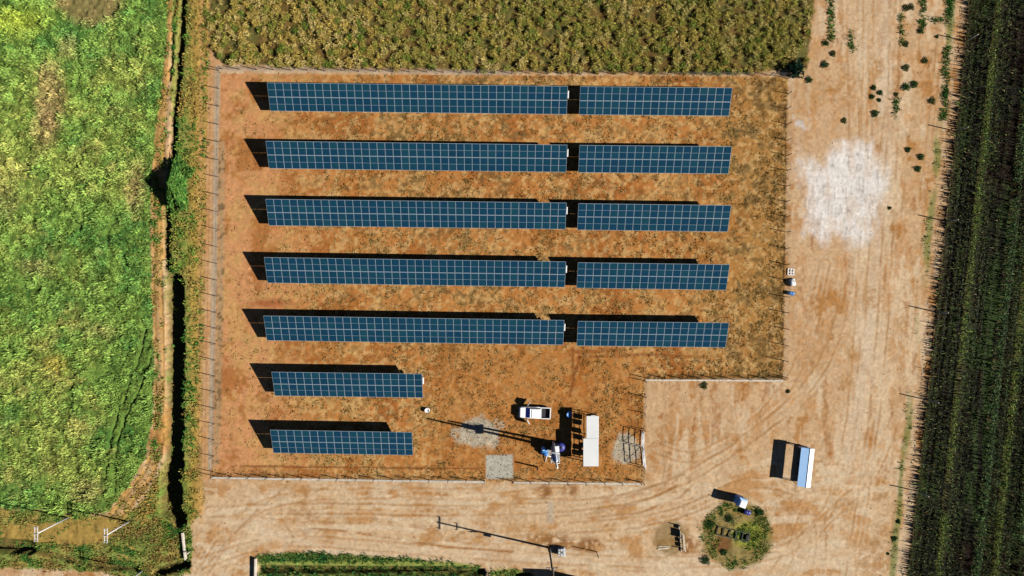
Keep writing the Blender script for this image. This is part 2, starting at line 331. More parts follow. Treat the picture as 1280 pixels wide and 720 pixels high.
    bk = np.ones(x.shape + (3,)) * c('#9c9a50'); bk = mixc(bk, c('#76923f'), sstep(.45, .6, n2)); bk = mixc(bk, c('#c49c50'), sstep(228, 246, x + 10 * (n2 - .5)) * .85)
    b = b * (1 - R['bank'][..., None]) + bk * R['bank'][..., None]
    b = mixc(b, c('#c79a56'), R['path'] * (1.0 - .6 * sstep(.5, .64, n2 * .5 + n3 * .5)) * (.95 - .5 * np.exp(-((R['pathd'] - 1) / 2.2) ** 2) * sstep(300, 380, y)))
    b = mixc(b, c('#c99c64'), np.exp(-((x - np.interp(y, [-50, 80, 350, 600, 660], [253, 252, 250, 250, 252])) / 3.2) ** 2) * .7 * (y < 655))
    b = mixc(b, c('#cf9b66'), np.exp(-((x - np.interp(y, [-50, 80, 350, 600], [266, 264, 259, 257])) / 4.5) ** 2) * .8 * (y < 600))
    ap = seg_d(x + 1.2 * (n2 - .5), y, [(272, 84), (270, 200), (268.5, 330), (266.5, 400), (264.5, 500), (262.5, 585)])
    b = mixc(b, c('#c2ad92'), (1 - sstep(2.0, 3.6, ap)) * .95)
    gv = seg_d(x, y, [(277, 180), (276, 330), (274, 420), (272, 520), (270, 580)])
    b = mixc(b, c('#b79a72'), (1 - sstep(2, 6, gv)) * .8 * sstep(.3, .5, n3 + .1)); b = mixc(b, c('#6b5236'), (1 - sstep(3, 6, gv)) * sstep(.58, .66, n3) * .7)
    tp = seg_d(x, y, [(274, 86), (400, 88), (640, 92)]); b = mixc(b, c('#bda78f'), (1 - sstep(1.2, 3, tp)) * .9)
    sc = np.ones(x.shape + (3,)) * c('#7a6234'); sc = mixc(sc, c('#6c6636'), sstep(.45, .6, n2))
    b = b * (1 - R['scrub'][..., None]) + sc * R['scrub'][..., None]
    # south-west corner
    lo = np.ones(x.shape + (3,)) * c('#8d9a4c'); lo = mixc(lo, c('#ab9850'), sstep(.45, .62, n2))
    b = b * (1 - R['low'][..., None]) + lo * R['low'][..., None]
    b = mixc(b, c('#b0914c'), R['lowtrack'] * .95)
    he = np.ones(x.shape + (3,)) * c('#98a050')
    hm = np.maximum(R['hedge'], R['hedge2']); b = b * (1 - hm[..., None]) + he * hm[..., None]
    b = mixc(b, c('#8a7a3e'), R['ring'] * .85); b = mixc(b, c('#9aa040'), (1 - sstep(-6, 6, ell(R['wx'], R['wy'], 936, 668, 20, 17))) * .8); b = mixc(b, c('#7a4526'), (1 - sstep(-4, 4, ell(R['wx'], R['wy'], 903, 681, 12, 11))) * .7); b = mixc(b, c('#8c7445'), R['patch'] * .7)
    b = mixc(b, c('#6f8038'), R['vedge'] * .7)
    # vineyard soil
    vs = np.ones(x.shape + (3,)) * c('#2a2a1f'); vs = mixc(vs, c('#3a4a26'), sstep(.5, .65, st)); vs = mixc(vs, c('#291f17'), sstep(.55, .7, n1))
    b = b * (1 - R['vine'][..., None]) + vs * R['vine'][..., None]
    b = mixc(b, c('#6a5434'), np.clip(R['ditch'] / .8, 0, 1) * .7)
    g = .80 + .40 * fbm(x, y, 3.4, 78, 2)
    return b * g[..., None]
def height(x, y, R):
    rough = .025 + .16 * R['scrub'] + .32 * R['field'] + .14 * R['bank'] + .13 * R['low'] + .1 * R['ring'] + .08 * R['vine'] + .05 * R['grav']
    rough = np.maximum(rough, .05 * R['inner'] * sstep(300, 480, x) * (.6 + fbm(x, y, 50, 183)))
    clear = np.ones_like(rough) - .85 * R['path']
    h = rough * clear * (1.7 * (fbm(x, y, 11, 81) - .5) + 1.0 * (fbm(x, y, 4, 82, 2) - .5))
    h = h + .06 * (fbm(x, y, 90, 83) - .5)
    h = h - .10 * R['path'] * np.exp(-((R['pathd'] - 5.0) / 1.5) ** 2) - R['ditch']
    return h

# ------------------------------------------------------------------ ground sheet
def ground_material():
    m = bpy.data.materials.new('ground'); m.use_nodes = True; nt = m.node_tree; N = nt.nodes; L = nt.links
    b = N["Principled BSDF"]; b.inputs["Roughness"].default_value = 1; b.inputs["Specular IOR Level"].default_value = .1
    a = N.new("ShaderNodeAttribute"); a.attribute_name = "Col"; tc = N.new("ShaderNodeTexCoord")
    n1 = N.new("ShaderNodeTexNoise"); n1.inputs["Scale"].default_value = 2.2; n1.inputs["Detail"].default_value = 8; n1.inputs["Roughness"].default_value = .7
    L.new(tc.outputs["Object"], n1.inputs["Vector"])
    mr = N.new("ShaderNodeMapRange"); mr.inputs[1].default_value = .3; mr.inputs[2].default_value = .7; mr.inputs[3].default_value = .80; mr.inputs[4].default_value = 1.2
    L.new(n1.outputs[0], mr.inputs[0])
    vo = N.new("ShaderNodeTexVoronoi"); vo.inputs["Scale"].default_value = .8; L.new(tc.outputs["Object"], vo.inputs["Vector"])
    m2 = N.new("ShaderNodeMapRange"); m2.inputs[1].default_value = .02; m2.inputs[2].default_value = .10; m2.inputs[3].default_value = .72; m2.inputs[4].default_value = 1.0
    L.new(vo.outputs[0], m2.inputs[0])
    mu = N.new("ShaderNodeMath"); mu.operation = 'MULTIPLY'; L.new(mr.outputs[0], mu.inputs[0]); L.new(m2.outputs[0], mu.inputs[1])
    mx = N.new("ShaderNodeMix"); mx.data_type = 'RGBA'; mx.blend_type = 'MULTIPLY'; mx.inputs[0].default_value = 1
    L.new(a.outputs["Color"], mx.inputs[6]); L.new(mu.outputs[0], mx.inputs[7]); L.new(mx.outputs[2], b.inputs["Base Color"])
    bp = N.new("ShaderNodeBump"); bp.inputs["Strength"].default_value = .5; bp.inputs["Distance"].default_value = .08
    L.new(n1.outputs[0], bp.inputs["Height"]); L.new(bp.outputs[0], b.inputs["Normal"])
    return m
STEP = 1.6
fx = np.arange(-64, 1345, STEP); fy = np.arange(-56, 777, STEP)
ext = np.array([40, 110, 230, 420, 800, 1600, 3200, 6500, 13000, 26000])
gx = np.concatenate([fx[0] - ext[::-1], fx, fx[-1] + ext]); gy = np.concatenate([fy[0] - ext[::-1], fy, fy[-1] + ext])
GX, GY = np.meshgrid(gx, gy)
RG = regions(GX, GY); GC = ground_col(GX, GY, RG); GH = height(GX, GY, RG)
ny, nx = GX.shape
def col_attr(me, cols):
    at = me.attributes.new("Col", 'FLOAT_COLOR', 'POINT'); n = len(cols)
    at.data.foreach_set("color", np.concatenate([np.clip(cols, 0, 1), np.ones((n, 1))], 1).astype(np.float32).ravel())
def np_mesh(name, V, F, cols, material, smooth=False):
    me = bpy.data.meshes.new(name); k = F.shape[1]
    me.vertices.add(len(V)); me.vertices.foreach_set("co", V.astype(np.float32).ravel())
    me.loops.add(F.size); me.loops.foreach_set("vertex_index", F.astype(np.int32).ravel())
    me.polygons.add(len(F)); me.polygons.foreach_set("loop_start", np.arange(0, F.size, k, dtype=np.int32))
    if smooth: me.polygons.foreach_set("use_smooth", np.ones(len(F), bool))
    me.update(calc_edges=True); col_attr(me, cols); me.materials.append(material); return me
V = np.stack([(GX - 640) * S, (360 - GY) * S, GH], -1).reshape(-1, 3)
i = np.arange(ny * nx).reshape(ny, nx)
F = np.stack([i[1:, :-1], i[1:, 1:], i[:-1, 1:], i[:-1, :-1]], -1).reshape(-1, 4)
tag(link_mesh('ground', np_mesh('ground', V, F, GC.reshape(-1, 3), ground_material(), True)), 'orange and tan dirt ground under the whole solar yard', 'ground', kind='structure')

def samp(A, x, y):
    u = np.clip((x - fx[0]) / STEP, 0, len(fx) - 2); v = np.clip((y - fy[0]) / STEP, 0, len(fy) - 2)
    iu = u.astype(int); iv = v.astype(int); fu = u - iu; fv = v - iv; iu += len(ext); iv += len(ext)
    if A.ndim == 3: fu = fu[:, None]; fv = fv[:, None]
    return (A[iv, iu] * (1 - fu) + A[iv, iu + 1] * fu) * (1 - fv) + (A[iv + 1, iu] * (1 - fu) + A[iv + 1, iu + 1] * fu) * fv
def gh(px, py): return float(samp(GH, np.array([float(px)]), np.array([float(py)]))[0])

# ------------------------------------------------------------------ vegetation
def scatter(n, x0, x1, y0, y1, dens):
    x = RNG.uniform(x0, x1, n); y = RNG.uniform(y0, y1, n)
    k = RNG.random(n) < dens(x, y); return x[k], y[k]
def tuft_mesh(name, px, py, z, size, col, nb=7, el=(20, 70), width=.34, spread=.25, wind=None, jit=.22, hsv=.0):
    n = len(px); X = (px - 640) * S; Y = (360 - py) * S
    az = RNG.uniform(0, 2 * np.pi, (n, nb))
    if wind is not None: az = wind[0] + RNG.normal(0, wind[1], (n, nb))
    e = np.radians(RNG.uniform(el[0], el[1], (n, nb))); ln = size[:, None] * RNG.uniform(.6, 1.15, (n, nb))
    bx = X[:, None] + size[:, None] * spread * RNG.normal(0, 1, (n, nb)); by = Y[:, None] + size[:, None] * spread * RNG.normal(0, 1, (n, nb))
    bz = z[:, None] + 0 * bx - .03
    d = np.stack([np.cos(az) * np.cos(e), np.sin(az) * np.cos(e), np.sin(e)], -1)
    sd = np.stack([-np.sin(az), np.cos(az), RNG.normal(0, .35, az.shape)], -1)
    b = np.stack([bx, by, bz], -1); w = (ln * width * RNG.uniform(.6, 1.2, ln.shape))[..., None] * .5
    mid = b + d * (ln * .5)[..., None] + np.array([0, 0, 1.]) * (ln * .10)[..., None]
    tip = b + d * ln[..., None] - np.array([0, 0, 1.]) * (ln * .05)[..., None]
    Vv = np.stack([b, mid + sd * w, tip, mid - sd * w], 2).reshape(-1, 3)
    idx = np.arange(n * nb)[:, None] * 4; Ff = np.concatenate([idx + [0, 1, 2], idx + [0, 2, 3]], 1).reshape(-1, 3)
    cc = np.clip(col[:, None, :] * (1 + RNG.normal(0, jit, (n, nb, 1))) * (1 + RNG.normal(0, .05, (n, nb, 3))), .004, .9)
    return np_mesh(name, Vv, Ff, np.repeat(cc.reshape(-1, 3), 4, 0), M['leaf'])
def stuff(name, me, label, cat):
    return tag(link_mesh(name, me), label, cat, kind='stuff')

# green crop
x, y = scatter(100000, -50, 222, -45, 645, lambda x, y: samp(RG['field'], x, y) * (1 - samp(RG['path'], x, y)) * (samp(RG['ditch'], x, y) < .05) * np.where((x > 120) & (y > 395), np.minimum(seg_d(x, y, DITCHES[-1][0]), seg_d(x, y, DITCHES[-2][0])) > 2.4, 1) * (.06 + .94 * sstep(.40, .50, fbm(x + y * .35, y * .8, 7, 101))))
big = .22 + .66 * sstep(.35, .75, fbm(x, y, 8, 102)); rd = np.minimum(seg_d(x, y, DITCHES[-1][0]), seg_d(x, y, DITCHES[-2][0])); big = big * np.where((x > 120) & (y > 390), .45 + .55 * sstep(2, 8, rd), 1)
brown = 1 - (1 - sstep(-4, 6, ell(x, y, 112, 4, 36, 22)))
stuff('green_grass', tuft_mesh('green_grass', x, y, samp(GH, x, y), big * (.35 + .65 * brown), field_col(x, y) * (np.where(fbm(x, y, 4.5, 301) < .45, .85, 1.95)[:, None] * np.array([1.12, 1.0, 1.15])), 8, (8, 60), .19, .30, (math.radians(205), .85), .26), 'windswept bright green crop grass filling the field west of the ditch', 'grass')
# scrub
gx_, gy_ = np.meshgrid(np.arange(258, 1022, 4.7), np.arange(-48, 96, 4.7)); gx_ = (gx_ + RNG.uniform(-3.2, 3.2, gx_.shape)).ravel(); gy_ = (gy_ + RNG.uniform(-3.2, 3.2, gy_.shape)).ravel()
k = RNG.random(len(gx_)) < samp(RG['scrub'], gx_, gy_) * (.22 + .78 * sstep(.40, .50, fbm(gx_, gy_, 13, 320))) * np.where(gx_ < 290, .6, .93) * np.where(gx_ > 985, .55, 1); gx_, gy_ = gx_[k], gy_[k]
rad = 1.2 + 2.9 * RNG.random(len(gx_)) ** 1.6 + 0 * RNG.uniform(2.2, 5.4, len(gx_)) * np.where((gx_ < 285) | (gy_ > 78) | (gx_ > 985), .7, 1); tone = RNG.random(len(gx_)); nb_ = (46 * (rad / 4) ** 2).astype(int) + 4
ci = np.repeat(np.arange(len(gx_)), nb_); rr = np.sqrt(RNG.random(len(ci))); th = RNG.uniform(0, 6.283, len(ci)); x = gx_[ci] + rad[ci] * rr * np.cos(th); y = gy_[ci] + rad[ci] * rr * np.sin(th)
dome = (rad[ci] * S * 1.3 + .12) * np.sqrt(np.clip(1 - rr ** 2 * .95, 0, 1))
n = sstep(.35, .65, fbm(gx_, gy_, 60, 104)); pal = np.where((tone < .5)[:, None], c('#c4ad62'), np.where((tone < .72)[:, None], c('#d8c283'), np.where((tone < .9)[:, None], c('#a2a052'), c('#73883f')))); pal = pal * (1 - .45 * n[:, None]) + c('#8f9a4c') * .45 * n[:, None]
stuff('dry_scrub', tuft_mesh('dry_scrub', x, y, samp(GH, x, y) + dome * RNG.uniform(.75, 1.1, len(x)), (.22 + .20 * RNG.random(len(x))), pal[ci] * np.array([1.72, 1.66, 1.40]), 4, (-20, 60), .24, .32, None), 'olive and straw coloured dry scrub north of the top fence', 'scrub')
# bank and ditch weeds, south west verge, hedge
def weed_set(name, n, box, dens, size, cols, label, nb=6, el=(20, 70), wd=.3):
    x, y = scatter(n, *box, dens); r = RNG.random(len(x)); cols = [c(h) for h in cols]
    k = (np.clip(fbm(x, y, 22, 106) * 2.2 - .6 + (r - .5) * .45, 0, .999) * len(cols)).astype(int)
    stuff(name, tuft_mesh(name, x, y, samp(GH, x, y), size * RNG.uniform(.6, 1.3, len(x)), np.array(cols)[k], nb, el, wd, .4), label, 'weeds')
thin = lambda x, y: (1 - np.exp(-((x - 251) / 3) ** 2) * .9)
weed_set('ditch_weeds', 19000, (130, 262, -45, 655), lambda x, y: np.maximum(samp(RG['bank'], x, y) * (1 - samp(RG['path'], x, y)), samp(RG['path'], x, y) * sstep(.44, .54, fbm(x, y * .5, 7, 310))) * thin(x, y) * np.where(samp(RG['ditch'], x, y) > .1, np.where((x < 213) & (y > 560), .9, .22), 1) * np.where(x > 229, .5, 1) * (.3 + .7 * sstep(.4, .5, fbm(x, y, 10, 107))), .46, ['#5c9c42', '#86b04a', '#a4b456', '#beb25c', '#ceae5c'], 'mixed green and yellow weeds along the ditch bank')
weed_set('verge_weeds', 9000, (-50, 245, 625, 725), lambda x, y: samp(RG['low'], x, y) * (1 - .93 * samp(RG['lowtrack'], x, y)) * np.where(samp(RG['ditch'], x, y) > .15, .15, 1) * (.08 + .92 * sstep(.42, .52, fbm(x * .5, y * 1.8, 10, 108))), .40, ['#5d9444', '#8aa64c', '#a8b058', '#b8a65c', '#b59a58'], 'tangled green verge in the southwest corner by the white poles')
weed_set('roadside_hedge', 7500, (318, 664, 690, 775), lambda x, y: np.maximum(samp(RG['hedge'], x, y), samp(RG['hedge2'], x, y)) * np.where(samp(RG['ditch'], x, y) > .15, .35, 1) * np.where((y > 702) & (y < 708), .12, 1) * np.where(y < 700, 1, .7), .42, ['#3a7a3c', '#5a8f46', '#8aa850'], 'dark green roadside growth along the bottom ditch', 8)
# sparse dry weeds in the yard
def yd(x, y):
    f = fbm(x, y, 26, 110); f2 = fbm(x, y, 7, 111)
    d = samp(RG['inner'], x, y) * (.05 + .95 * sstep(.46, .55, f * .5 + f2 * .5)) * np.interp(x, [270, 340, 450, 850, 960], [.10, .35, .85, .85, 1.0])
    fence = np.exp(-((y - 470) / 4) ** 2) * (x > 800) + 1.0 * np.exp(-((x - 978) / 7) ** 2) * (y < 474) + np.exp(-((y - 593) / 4) ** 2) * .7 + np.exp(-((x - 803) / 4) ** 2) * (y > 474)
    return np.clip(d + fence * .8 * samp(RG['inner'], x, y), 0, 1) * (1 - samp(RG['slab'], x, y)) * (1 - .8 * samp(RG['grav'], x, y))
weed_set('dry_yard_weeds', 52000, (262, 986, 90, 604), yd, .36, ['#b08e4c', '#d2ae66', '#cc9a50', '#a07c40', '#9c9450', '#d8ba78'], 'thin dry weeds scattered between the solar tables', 5, (0, 28), .17)
weed_set('track_weeds', 5200, (985, 1215, -45, 740), lambda x, y: np.clip(samp(RG['vedge'], x, y), 0, 1), .34, ['#3c7434', '#69923c', '#8d9a48'], 'low green weeds at the edge of the vineyard track', 6)
weed_set('ring_weeds', 2300, (872, 972, 622, 716), lambda x, y: np.clip(samp(RG['ring'], x, y) * (.34 + .7 * np.exp(-((np.hypot(x - 921, (y - 669)) - 36) / 8) ** 2) + .6 * (np.hypot(x - 938, y - 668) < 20)) * sstep(.38, .5, fbm(x, y, 9, 113)) + .5 * samp(RG['patch'], x, y) * sstep(.5, .6, fbm(x, y, 9, 114)), 0, 1), .30, ['#5a9444', '#84a84a', '#a4b454', '#6f9a48'], 'ring of green weeds around the dark steel frame', 7)
STRIPS = [((1038, -40), (1040, 47), 4), ((1063, 40), (1065, 62), 3), ((1127, 20), (1127, 55), 3), ((1153, -40), (1153, 32), 4.5), ((1160, 24), (1177, 25), 3), ((1188, -40), (1186, 28), 4.5), ((1184, 62), (1180, 150), 4.5), ((1120, 124), (1120, 146), 3), ((1172, 440), (1166, 440), 2)]
def sdens(x, y):
    d = np.zeros(x.shape)
    for a, b, hw in STRIPS: d = np.maximum(d, 1 - sstep(hw * .5, hw * 1.2, seg_d(x, y, [a, b])))
    return d * (.4 + .6 * sstep(.4, .55, fbm(x, y, 8, 115)))
weed_set('track_grass', 16000, (1030, 1195, -45, 150), sdens, .34, ['#4f8f3e', '#74a148', '#98ac58'], 'strips of green grass on the dirt track by the scrub corner', 6)
# loose stones and clods
def stones(name, n, box, dens, size, cols, label):
    x, y = scatter(n, *box, dens); m = len(x); X = (x - 640) * S; Y = (360 - y) * S; z = samp(GH, x, y)
    s = size * RNG.uniform(.5, 1.5, m) ** 1.3; a = RNG.uniform(0, 6.28, m)
    base = np.array([[-1, -.8, 0], [1, -.7, 0], [.9, .8, 0], [-.8, .9, 0], [-.5, -.4, .8], [.55, -.4, .7], [.5, .45, .9], [-.4, .5, .75]])
    P = base[None] * RNG.uniform(.75, 1.25, (m, 8, 3)) * s[:, None, None]
    rx = P[..., 0] * np.cos(a)[:, None] - P[..., 1] * np.sin(a)[:, None]; ry = P[..., 0] * np.sin(a)[:, None] + P[..., 1] * np.cos(a)[:, None]
    Vv = np.stack([rx + X[:, None], ry + Y[:, None], P[..., 2] + z[:, None] - .02], -1).reshape(-1, 3)
    q = np.array([[4, 5, 6, 7], [0, 1, 5, 4], [1, 2, 6, 5], [2, 3, 7, 6], [3, 0, 4, 7]]); Ff = (np.arange(m)[:, None, None] * 8 + q).reshape(-1, 4)
    cs = np.array([c(h) for h in cols])[RNG.integers(0, len(cols), m)] * RNG.uniform(.8, 1.2, (m, 1))
    tag(link_mesh(name, np_mesh(name, Vv, Ff, np.repeat(cs, 8, 0), M['leaf'])), label, 'stones', kind='stuff')
stones('gravel', 3200, (560, 805, 515, 605), lambda x, y: np.maximum(samp(RG['grav'], x, y) * .8, samp(RG['slab'], x, y) * .6), .06, ['#c9c0ac', '#aaa294', '#dcd5c4', '#938c80'], 'grey gravel heaps spread near the water mast and gate')
stones('soil_clods', 7000, (262, 1200, 60, 730), lambda x, y: np.clip(.18 + samp(RG['inner'], x, y) * .6 + (1 - sstep(2, 7, np.abs(x - 276))) * .9 * (y < 590), 0, 1) * (1 - samp(RG['vine'], x, y)) * (.2 + .8 * sstep(.46, .6, fbm(x, y, 13, 116))), .058, ['#b07a48', '#9a6a3e', '#c79a68', '#84583a'], 'loose clods of orange soil over the dirt')

# ------------------------------------------------------------------ solar tables
HH, HL = .0270 * H, .0117 * H                      # top and bottom edge of a table above ground
DEPTH = 31.3 * S; TILT = math.atan2(HH - HL, DEPTH); SL = math.hypot(HH - HL, DEPTH)
_panel = {}
def panel_mesh(w, l):
    key = (round(w, 3), round(l, 3))
    if key not in _panel:
        m = MB(); m.box(-w / 2, w / 2, -l / 2, l / 2, -.04, 0); a = m.mesh('panel', M['frame'])
        fr, gap = .032, .03; hl = (l - 2 * .042 - gap) / 2
        m = MB(); m.box(-w / 2 + fr, w / 2 - fr, -hl / 2, hl / 2, -.01, .006); b = m.mesh('cell_field', M['cells'])
        _panel[key] = (a, b, (hl + gap) / 2)
    return _panel[key]
ROWNAME = ['first', 'second', 'third', 'fourth', 'fifth']
def solar_table(tl, tr, n, label, box_end):
    x0, y0 = G(*tl, HH); x1, y1 = G(*tr, HH)
    a = math.atan2(y1 - y0, x1 - x0); Lg = math.hypot(x1 - x0, y1 - y0); p = Lg / n
    ux, uy = math.cos(a), math.sin(a)
    mx, my = (x0 + x1) / 2 + uy * DEPTH / 2, (y0 + y1) / 2 - ux * DEPTH / 2
    t = empty('solar_table', (mx, my, 0), a)
    tag(t, label, 'solar table', 'solar tables in rows inside the fence')
    w = p - .02; l = SL / 2 - .025
    pm, cm, off = panel_mesh(w, l); R0 = (TILT, 0, 0); zc = (HH + HL) / 2
    for j in (-1, 1):
        for k in range(n):
            d = j * SL / 4
            o = link_mesh('panel', pm, t, (-Lg / 2 + (k + .5) * p, d * math.cos(TILT), zc + d * math.sin(TILT)), (TILT + random.gauss(0, .002), random.gauss(0, .002), 0))
            for q in (-1, 1): link_mesh('cell_field', cm, o, (0, q * off, 0))
    for d in (-.40, -.12, .12, .40):
        yy, zz = d * SL * math.cos(TILT), zc + d * SL * math.sin(TILT) - .1
        m = MB(); m.box(-Lg / 2 - .03, Lg / 2 + .03, -.04, .04, -.05, .05); m.build('purlin', M['post'], t, (0, yy, zz), R0)
    np_ = max(4, n // 5)
    for k in range(np_):
        xx = -Lg / 2 + Lg * (k + .5) / np_
        for d in (-.30, .30):
            top = zc + d * SL * math.sin(TILT) - .15
            MB().box(-.05, .05, -.05, .05, -.3, top).build('leg', M['post'], t, (xx, d * SL * math.cos(TILT), 0))
        m = MB(); m.box(-.04, .04, -.44 * SL, .44 * SL, -.05, .05); m.build('rafter', M['post'], t, (xx, 0, zc - .2), R0)
    if box_end:
        m = MB(); m.box(0, .16, -.55, .55, -.25, .02, ch=.02); m.build('junction_box', M['white'], t, (Lg / 2 + .03, .85 * math.cos(TILT), zc + .85 * math.sin(TILT) - .03), R0)
    return t
LT = [((333.5, 103.2), (709.8, 107.6)), ((332.0, 176.2), (709.2, 181.0)), ((331.8, 248.7), (708.2, 253.4)), ((330.0, 321.5), (707.5, 327.0)), ((329.2, 394.6), (705.4, 400.2))]
RT = [((725.4, 107.9), (915.7, 109.6)), ((724.5, 181.3), (915.0, 183.0)), ((723.2, 254.2), (914.2, 256.6)), ((722.5, 328.0), (912.3, 330.6)), ((722.5, 401.3), (911.5, 403.5))]
for k in range(5):
    solar_table(*LT[k], 38, f'long blue solar table, {ROWNAME[k]} of the long ones down from the dry scrub', True)
    solar_table(*RT[k], 19, f'half-length blue solar table, {ROWNAME[k]} down from the dry scrub beside the eastern fence', False)
solar_table((339.3, 464.8), (527.5, 467.3), 19, 'short blue solar table alone in its row just below the long tables', True)
solar_table((337.5, 537.3), (515, 540.3), 18, 'shortest blue solar table alone in the row nearest the road', False)

# ------------------------------------------------------------------ fences
_post = {}
def fence(pts, spacing, label, h=1.75, r=.055, post=None, strands=5):
    P = [Vector((*G(*p), 0)) for p in pts]; root = empty('fence', P[0]); tag(root, label, 'fence', 'fence runs around the solar yard')
    key = (h, r)
    if key not in _post: _post[key] = MB().tube((0, 0, -.3), (0, 0, h), r, 6).mesh('post', post or M['fencepost'])
    w = MB()
    for a, b in zip(P[:-1], P[1:]):
        n = max(1, round((b - a).length / (spacing * S)))
        for k in range(n + (b is P[-1])):
            q = a.lerp(b, k / n); link_mesh('post', _post[key], root, q - P[0] + Vector((random.gauss(0, .03), random.gauss(0, .03), 0)), (random.gauss(0, .02), random.gauss(0, .02), 0))
        for s_ in range(strands):
            z = h * (.12 + .85 * s_ / max(1, strands - 1)); w.tube(a - P[0] + Vector((0, 0, z)), b - P[0] + Vector((0, 0, z)), .007, 4)
    w.build('wire', M['wire'], root); return root
fence([(274, 88), (273, 200), (271.5, 330), (269, 470), (267, 590)], 21.5, 'long wire fence beside the grey gravel strip on the ditch side of the yard')
fence([(278, 86.5), (640, 92), (984, 95)], 21.5, 'wire fence between the dry scrub and the top solar row')
fence([(985, 98), (983, 290), (980, 471)], 20, 'wire fence along the wide dirt track, past the white dust patch')
fence([(977, 473), (808, 472.5)], 21, 'wire fence over the pale kerb below the half-length solar tables')
fence([(806, 476), (804.5, 536)], 20, 'short wire fence run between the kerb corner and the white gate')
fence([(804, 584), (803, 603)], 19, 'shortest wire fence run from the white gate to the road corner')
fence([(800, 603), (640, 601.5)], 24, 'wire fence along the road beside the gravel slab, gate side')
fence([(606, 600.5), (400, 597.5), (268, 595)], 24, 'wire fence along the road below the two short solar tables')
# kerbs
def kerb(pts, w, hgt, label):
    m = MB(); P = [Vector((*G(*p), 0)) for p in pts]
    for a, b in zip(P[:-1], P[1:]):
        d = (b - a).normalized(); n_ = Vector((-d.y, d.x, 0)) * w / 2; n = max(1, int((b - a).length / 2.4))
        for k in range(n):
            p, q = a.lerp(b, k / n) + d * .02, a.lerp(b, (k + 1) / n) - d * .02; o = Vector((0, 0, random.gauss(0, .015)))
            lo = Vector((0, 0, -.2)); hi = Vector((0, 0, hgt)) + o
            m.add([p - n_ + lo, q - n_ + lo, q + n_ + lo, p + n_ + lo, p - n_ + hi, q - n_ + hi, q + n_ + hi, p + n_ + hi], [(4, 5, 6, 7), (0, 1, 5, 4), (1, 2, 6, 5), (2, 3, 7, 6), (3, 0, 4, 7)])
    tag(m.build('kerb', M['concrete'], None), label, 'kerb', kind='structure')
kerb([(264, 597), (400, 599.5), (607, 602.5)], .30, .10, 'pale concrete kerb under the road fence by the short tables')
kerb([(642, 603), (801, 605)], .26, .10, 'pale concrete kerb under the road fence near the gate')
kerb([(807, 475), (979, 476)], .24, .10, 'pale concrete kerb below the half-length solar tables')
# gate
def gate(py0, py1, label, ang):
    a = G(802.5, py0); b = G(802, py1); L_ = math.hypot(a[0] - b[0], a[1] - b[1])
    t = empty('gate', (*a, 0), ang); tag(t, label, 'gate', 'white gate leaves')
    m = MB(); m.tube((0, 0, .15), (0, 0, 2.0), .05, 8); m.tube((0, -L_, .15), (0, -L_, 2.0), .05, 8); m.tube((0, 0, 2.0), (0, -L_, 2.0), .05, 8); m.tube((0, 0, .15), (0, -L_, .15), .05, 8); m.tube((0, 0, .15), (0, -L_, 2.0), .035, 8)
    m.build('gate_frame', M['white'], t)
    for k in range(2): MB().tube((0, -.05, .75 + k * .65), (0, -L_ + .05, .75 + k * .65), .05, 6).build('bar', M['white'], t)
    MB().box(-.08, .08, -L_ - .06, -L_ + .04, 1.0, 1.2).build('latch', M['gray'], t)
gate(538, 557, 'white barred gate leaf beside the fence run up to the kerb corner', math.radians(-3))
gate(559, 582, 'white barred gate leaf beside the round gravel heap', math.radians(4))

# ------------------------------------------------------------------ inverter shelter
def shelter():
    cx, cy = G(737, 547); t = empty('inverter_shelter', (cx, cy, 0)); tag(t, 'white flat roofed open shelter over grey inverters beside the pickup', 'shelter')
    Z = 2.76
    def loc(px, py): g = G(px, py); return g[0] - cx, g[1] - cy
    x0, y1 = loc(730.8, 516.2); x1, ym = loc(745.9, 543.6); xb, y0 = loc(726.9, 577.6); x2, _ = loc(745.6, 560)
    for nm, a, b, lo, hi, z in (('roof', x0, x1, ym - .1, y1, Z - .05), ('roof', xb, x2, y0, ym, Z)):
        MB().box(a, b, lo, hi, z - .09, z, ch=.02).build(nm, M['roofwhite'], t)
    for px, py in ((x0 + .15, y1 - .2), (x1 - .15, y1 - .2), (xb + .15, ym - .2), (x1 - .15, ym - .2), (xb + .15, y0 + .2), (x2 - .15, y0 + .2)):
        MB().box(px - .05, px + .05, py - .05, py + .05, -.1, Z - .14).build('leg', M['gray'], t)
    for z in (.85, 1.35, 1.9):
        MB().box(-.03, .03, y0 + .3, y1 - .3, z - .03, z + .03).build('rail', M['gray'], t, (.35, 0, 0))
    MB().box(.15, .95, y0 + .25, y1 - .25, -.05, .45, ch=.03).build('plinth', M['concrete'], t)
    me = MB().box(-.18, .18, -.36, .36, 0, .78, ch=.03).mesh('inverter', M['gray'])
    fin = MB().box(.181, .22, -.3, .3, .08, .7).mesh('heat_sink', M['dark'])
    yy = y1 - .9; k = 0
    while yy > y0 + .6:
        o = link_mesh('inverter', me, t, (.15, yy, 1.0 + .06 * (k % 3))); link_mesh('heat_sink', fin, o)
        yy -= (.9, 1.25, .95, 1.5)[k % 4]; k += 1
    for px, py, z in ((.45, y0 + 1.1, .45), (.5, y0 + 2.2, .45)):
        MB().box(px - .3, px + .3, py - .35, py + .35, z, z + .9, ch=.03).build('switch_cabinet', M['gray'], t)
shelter()

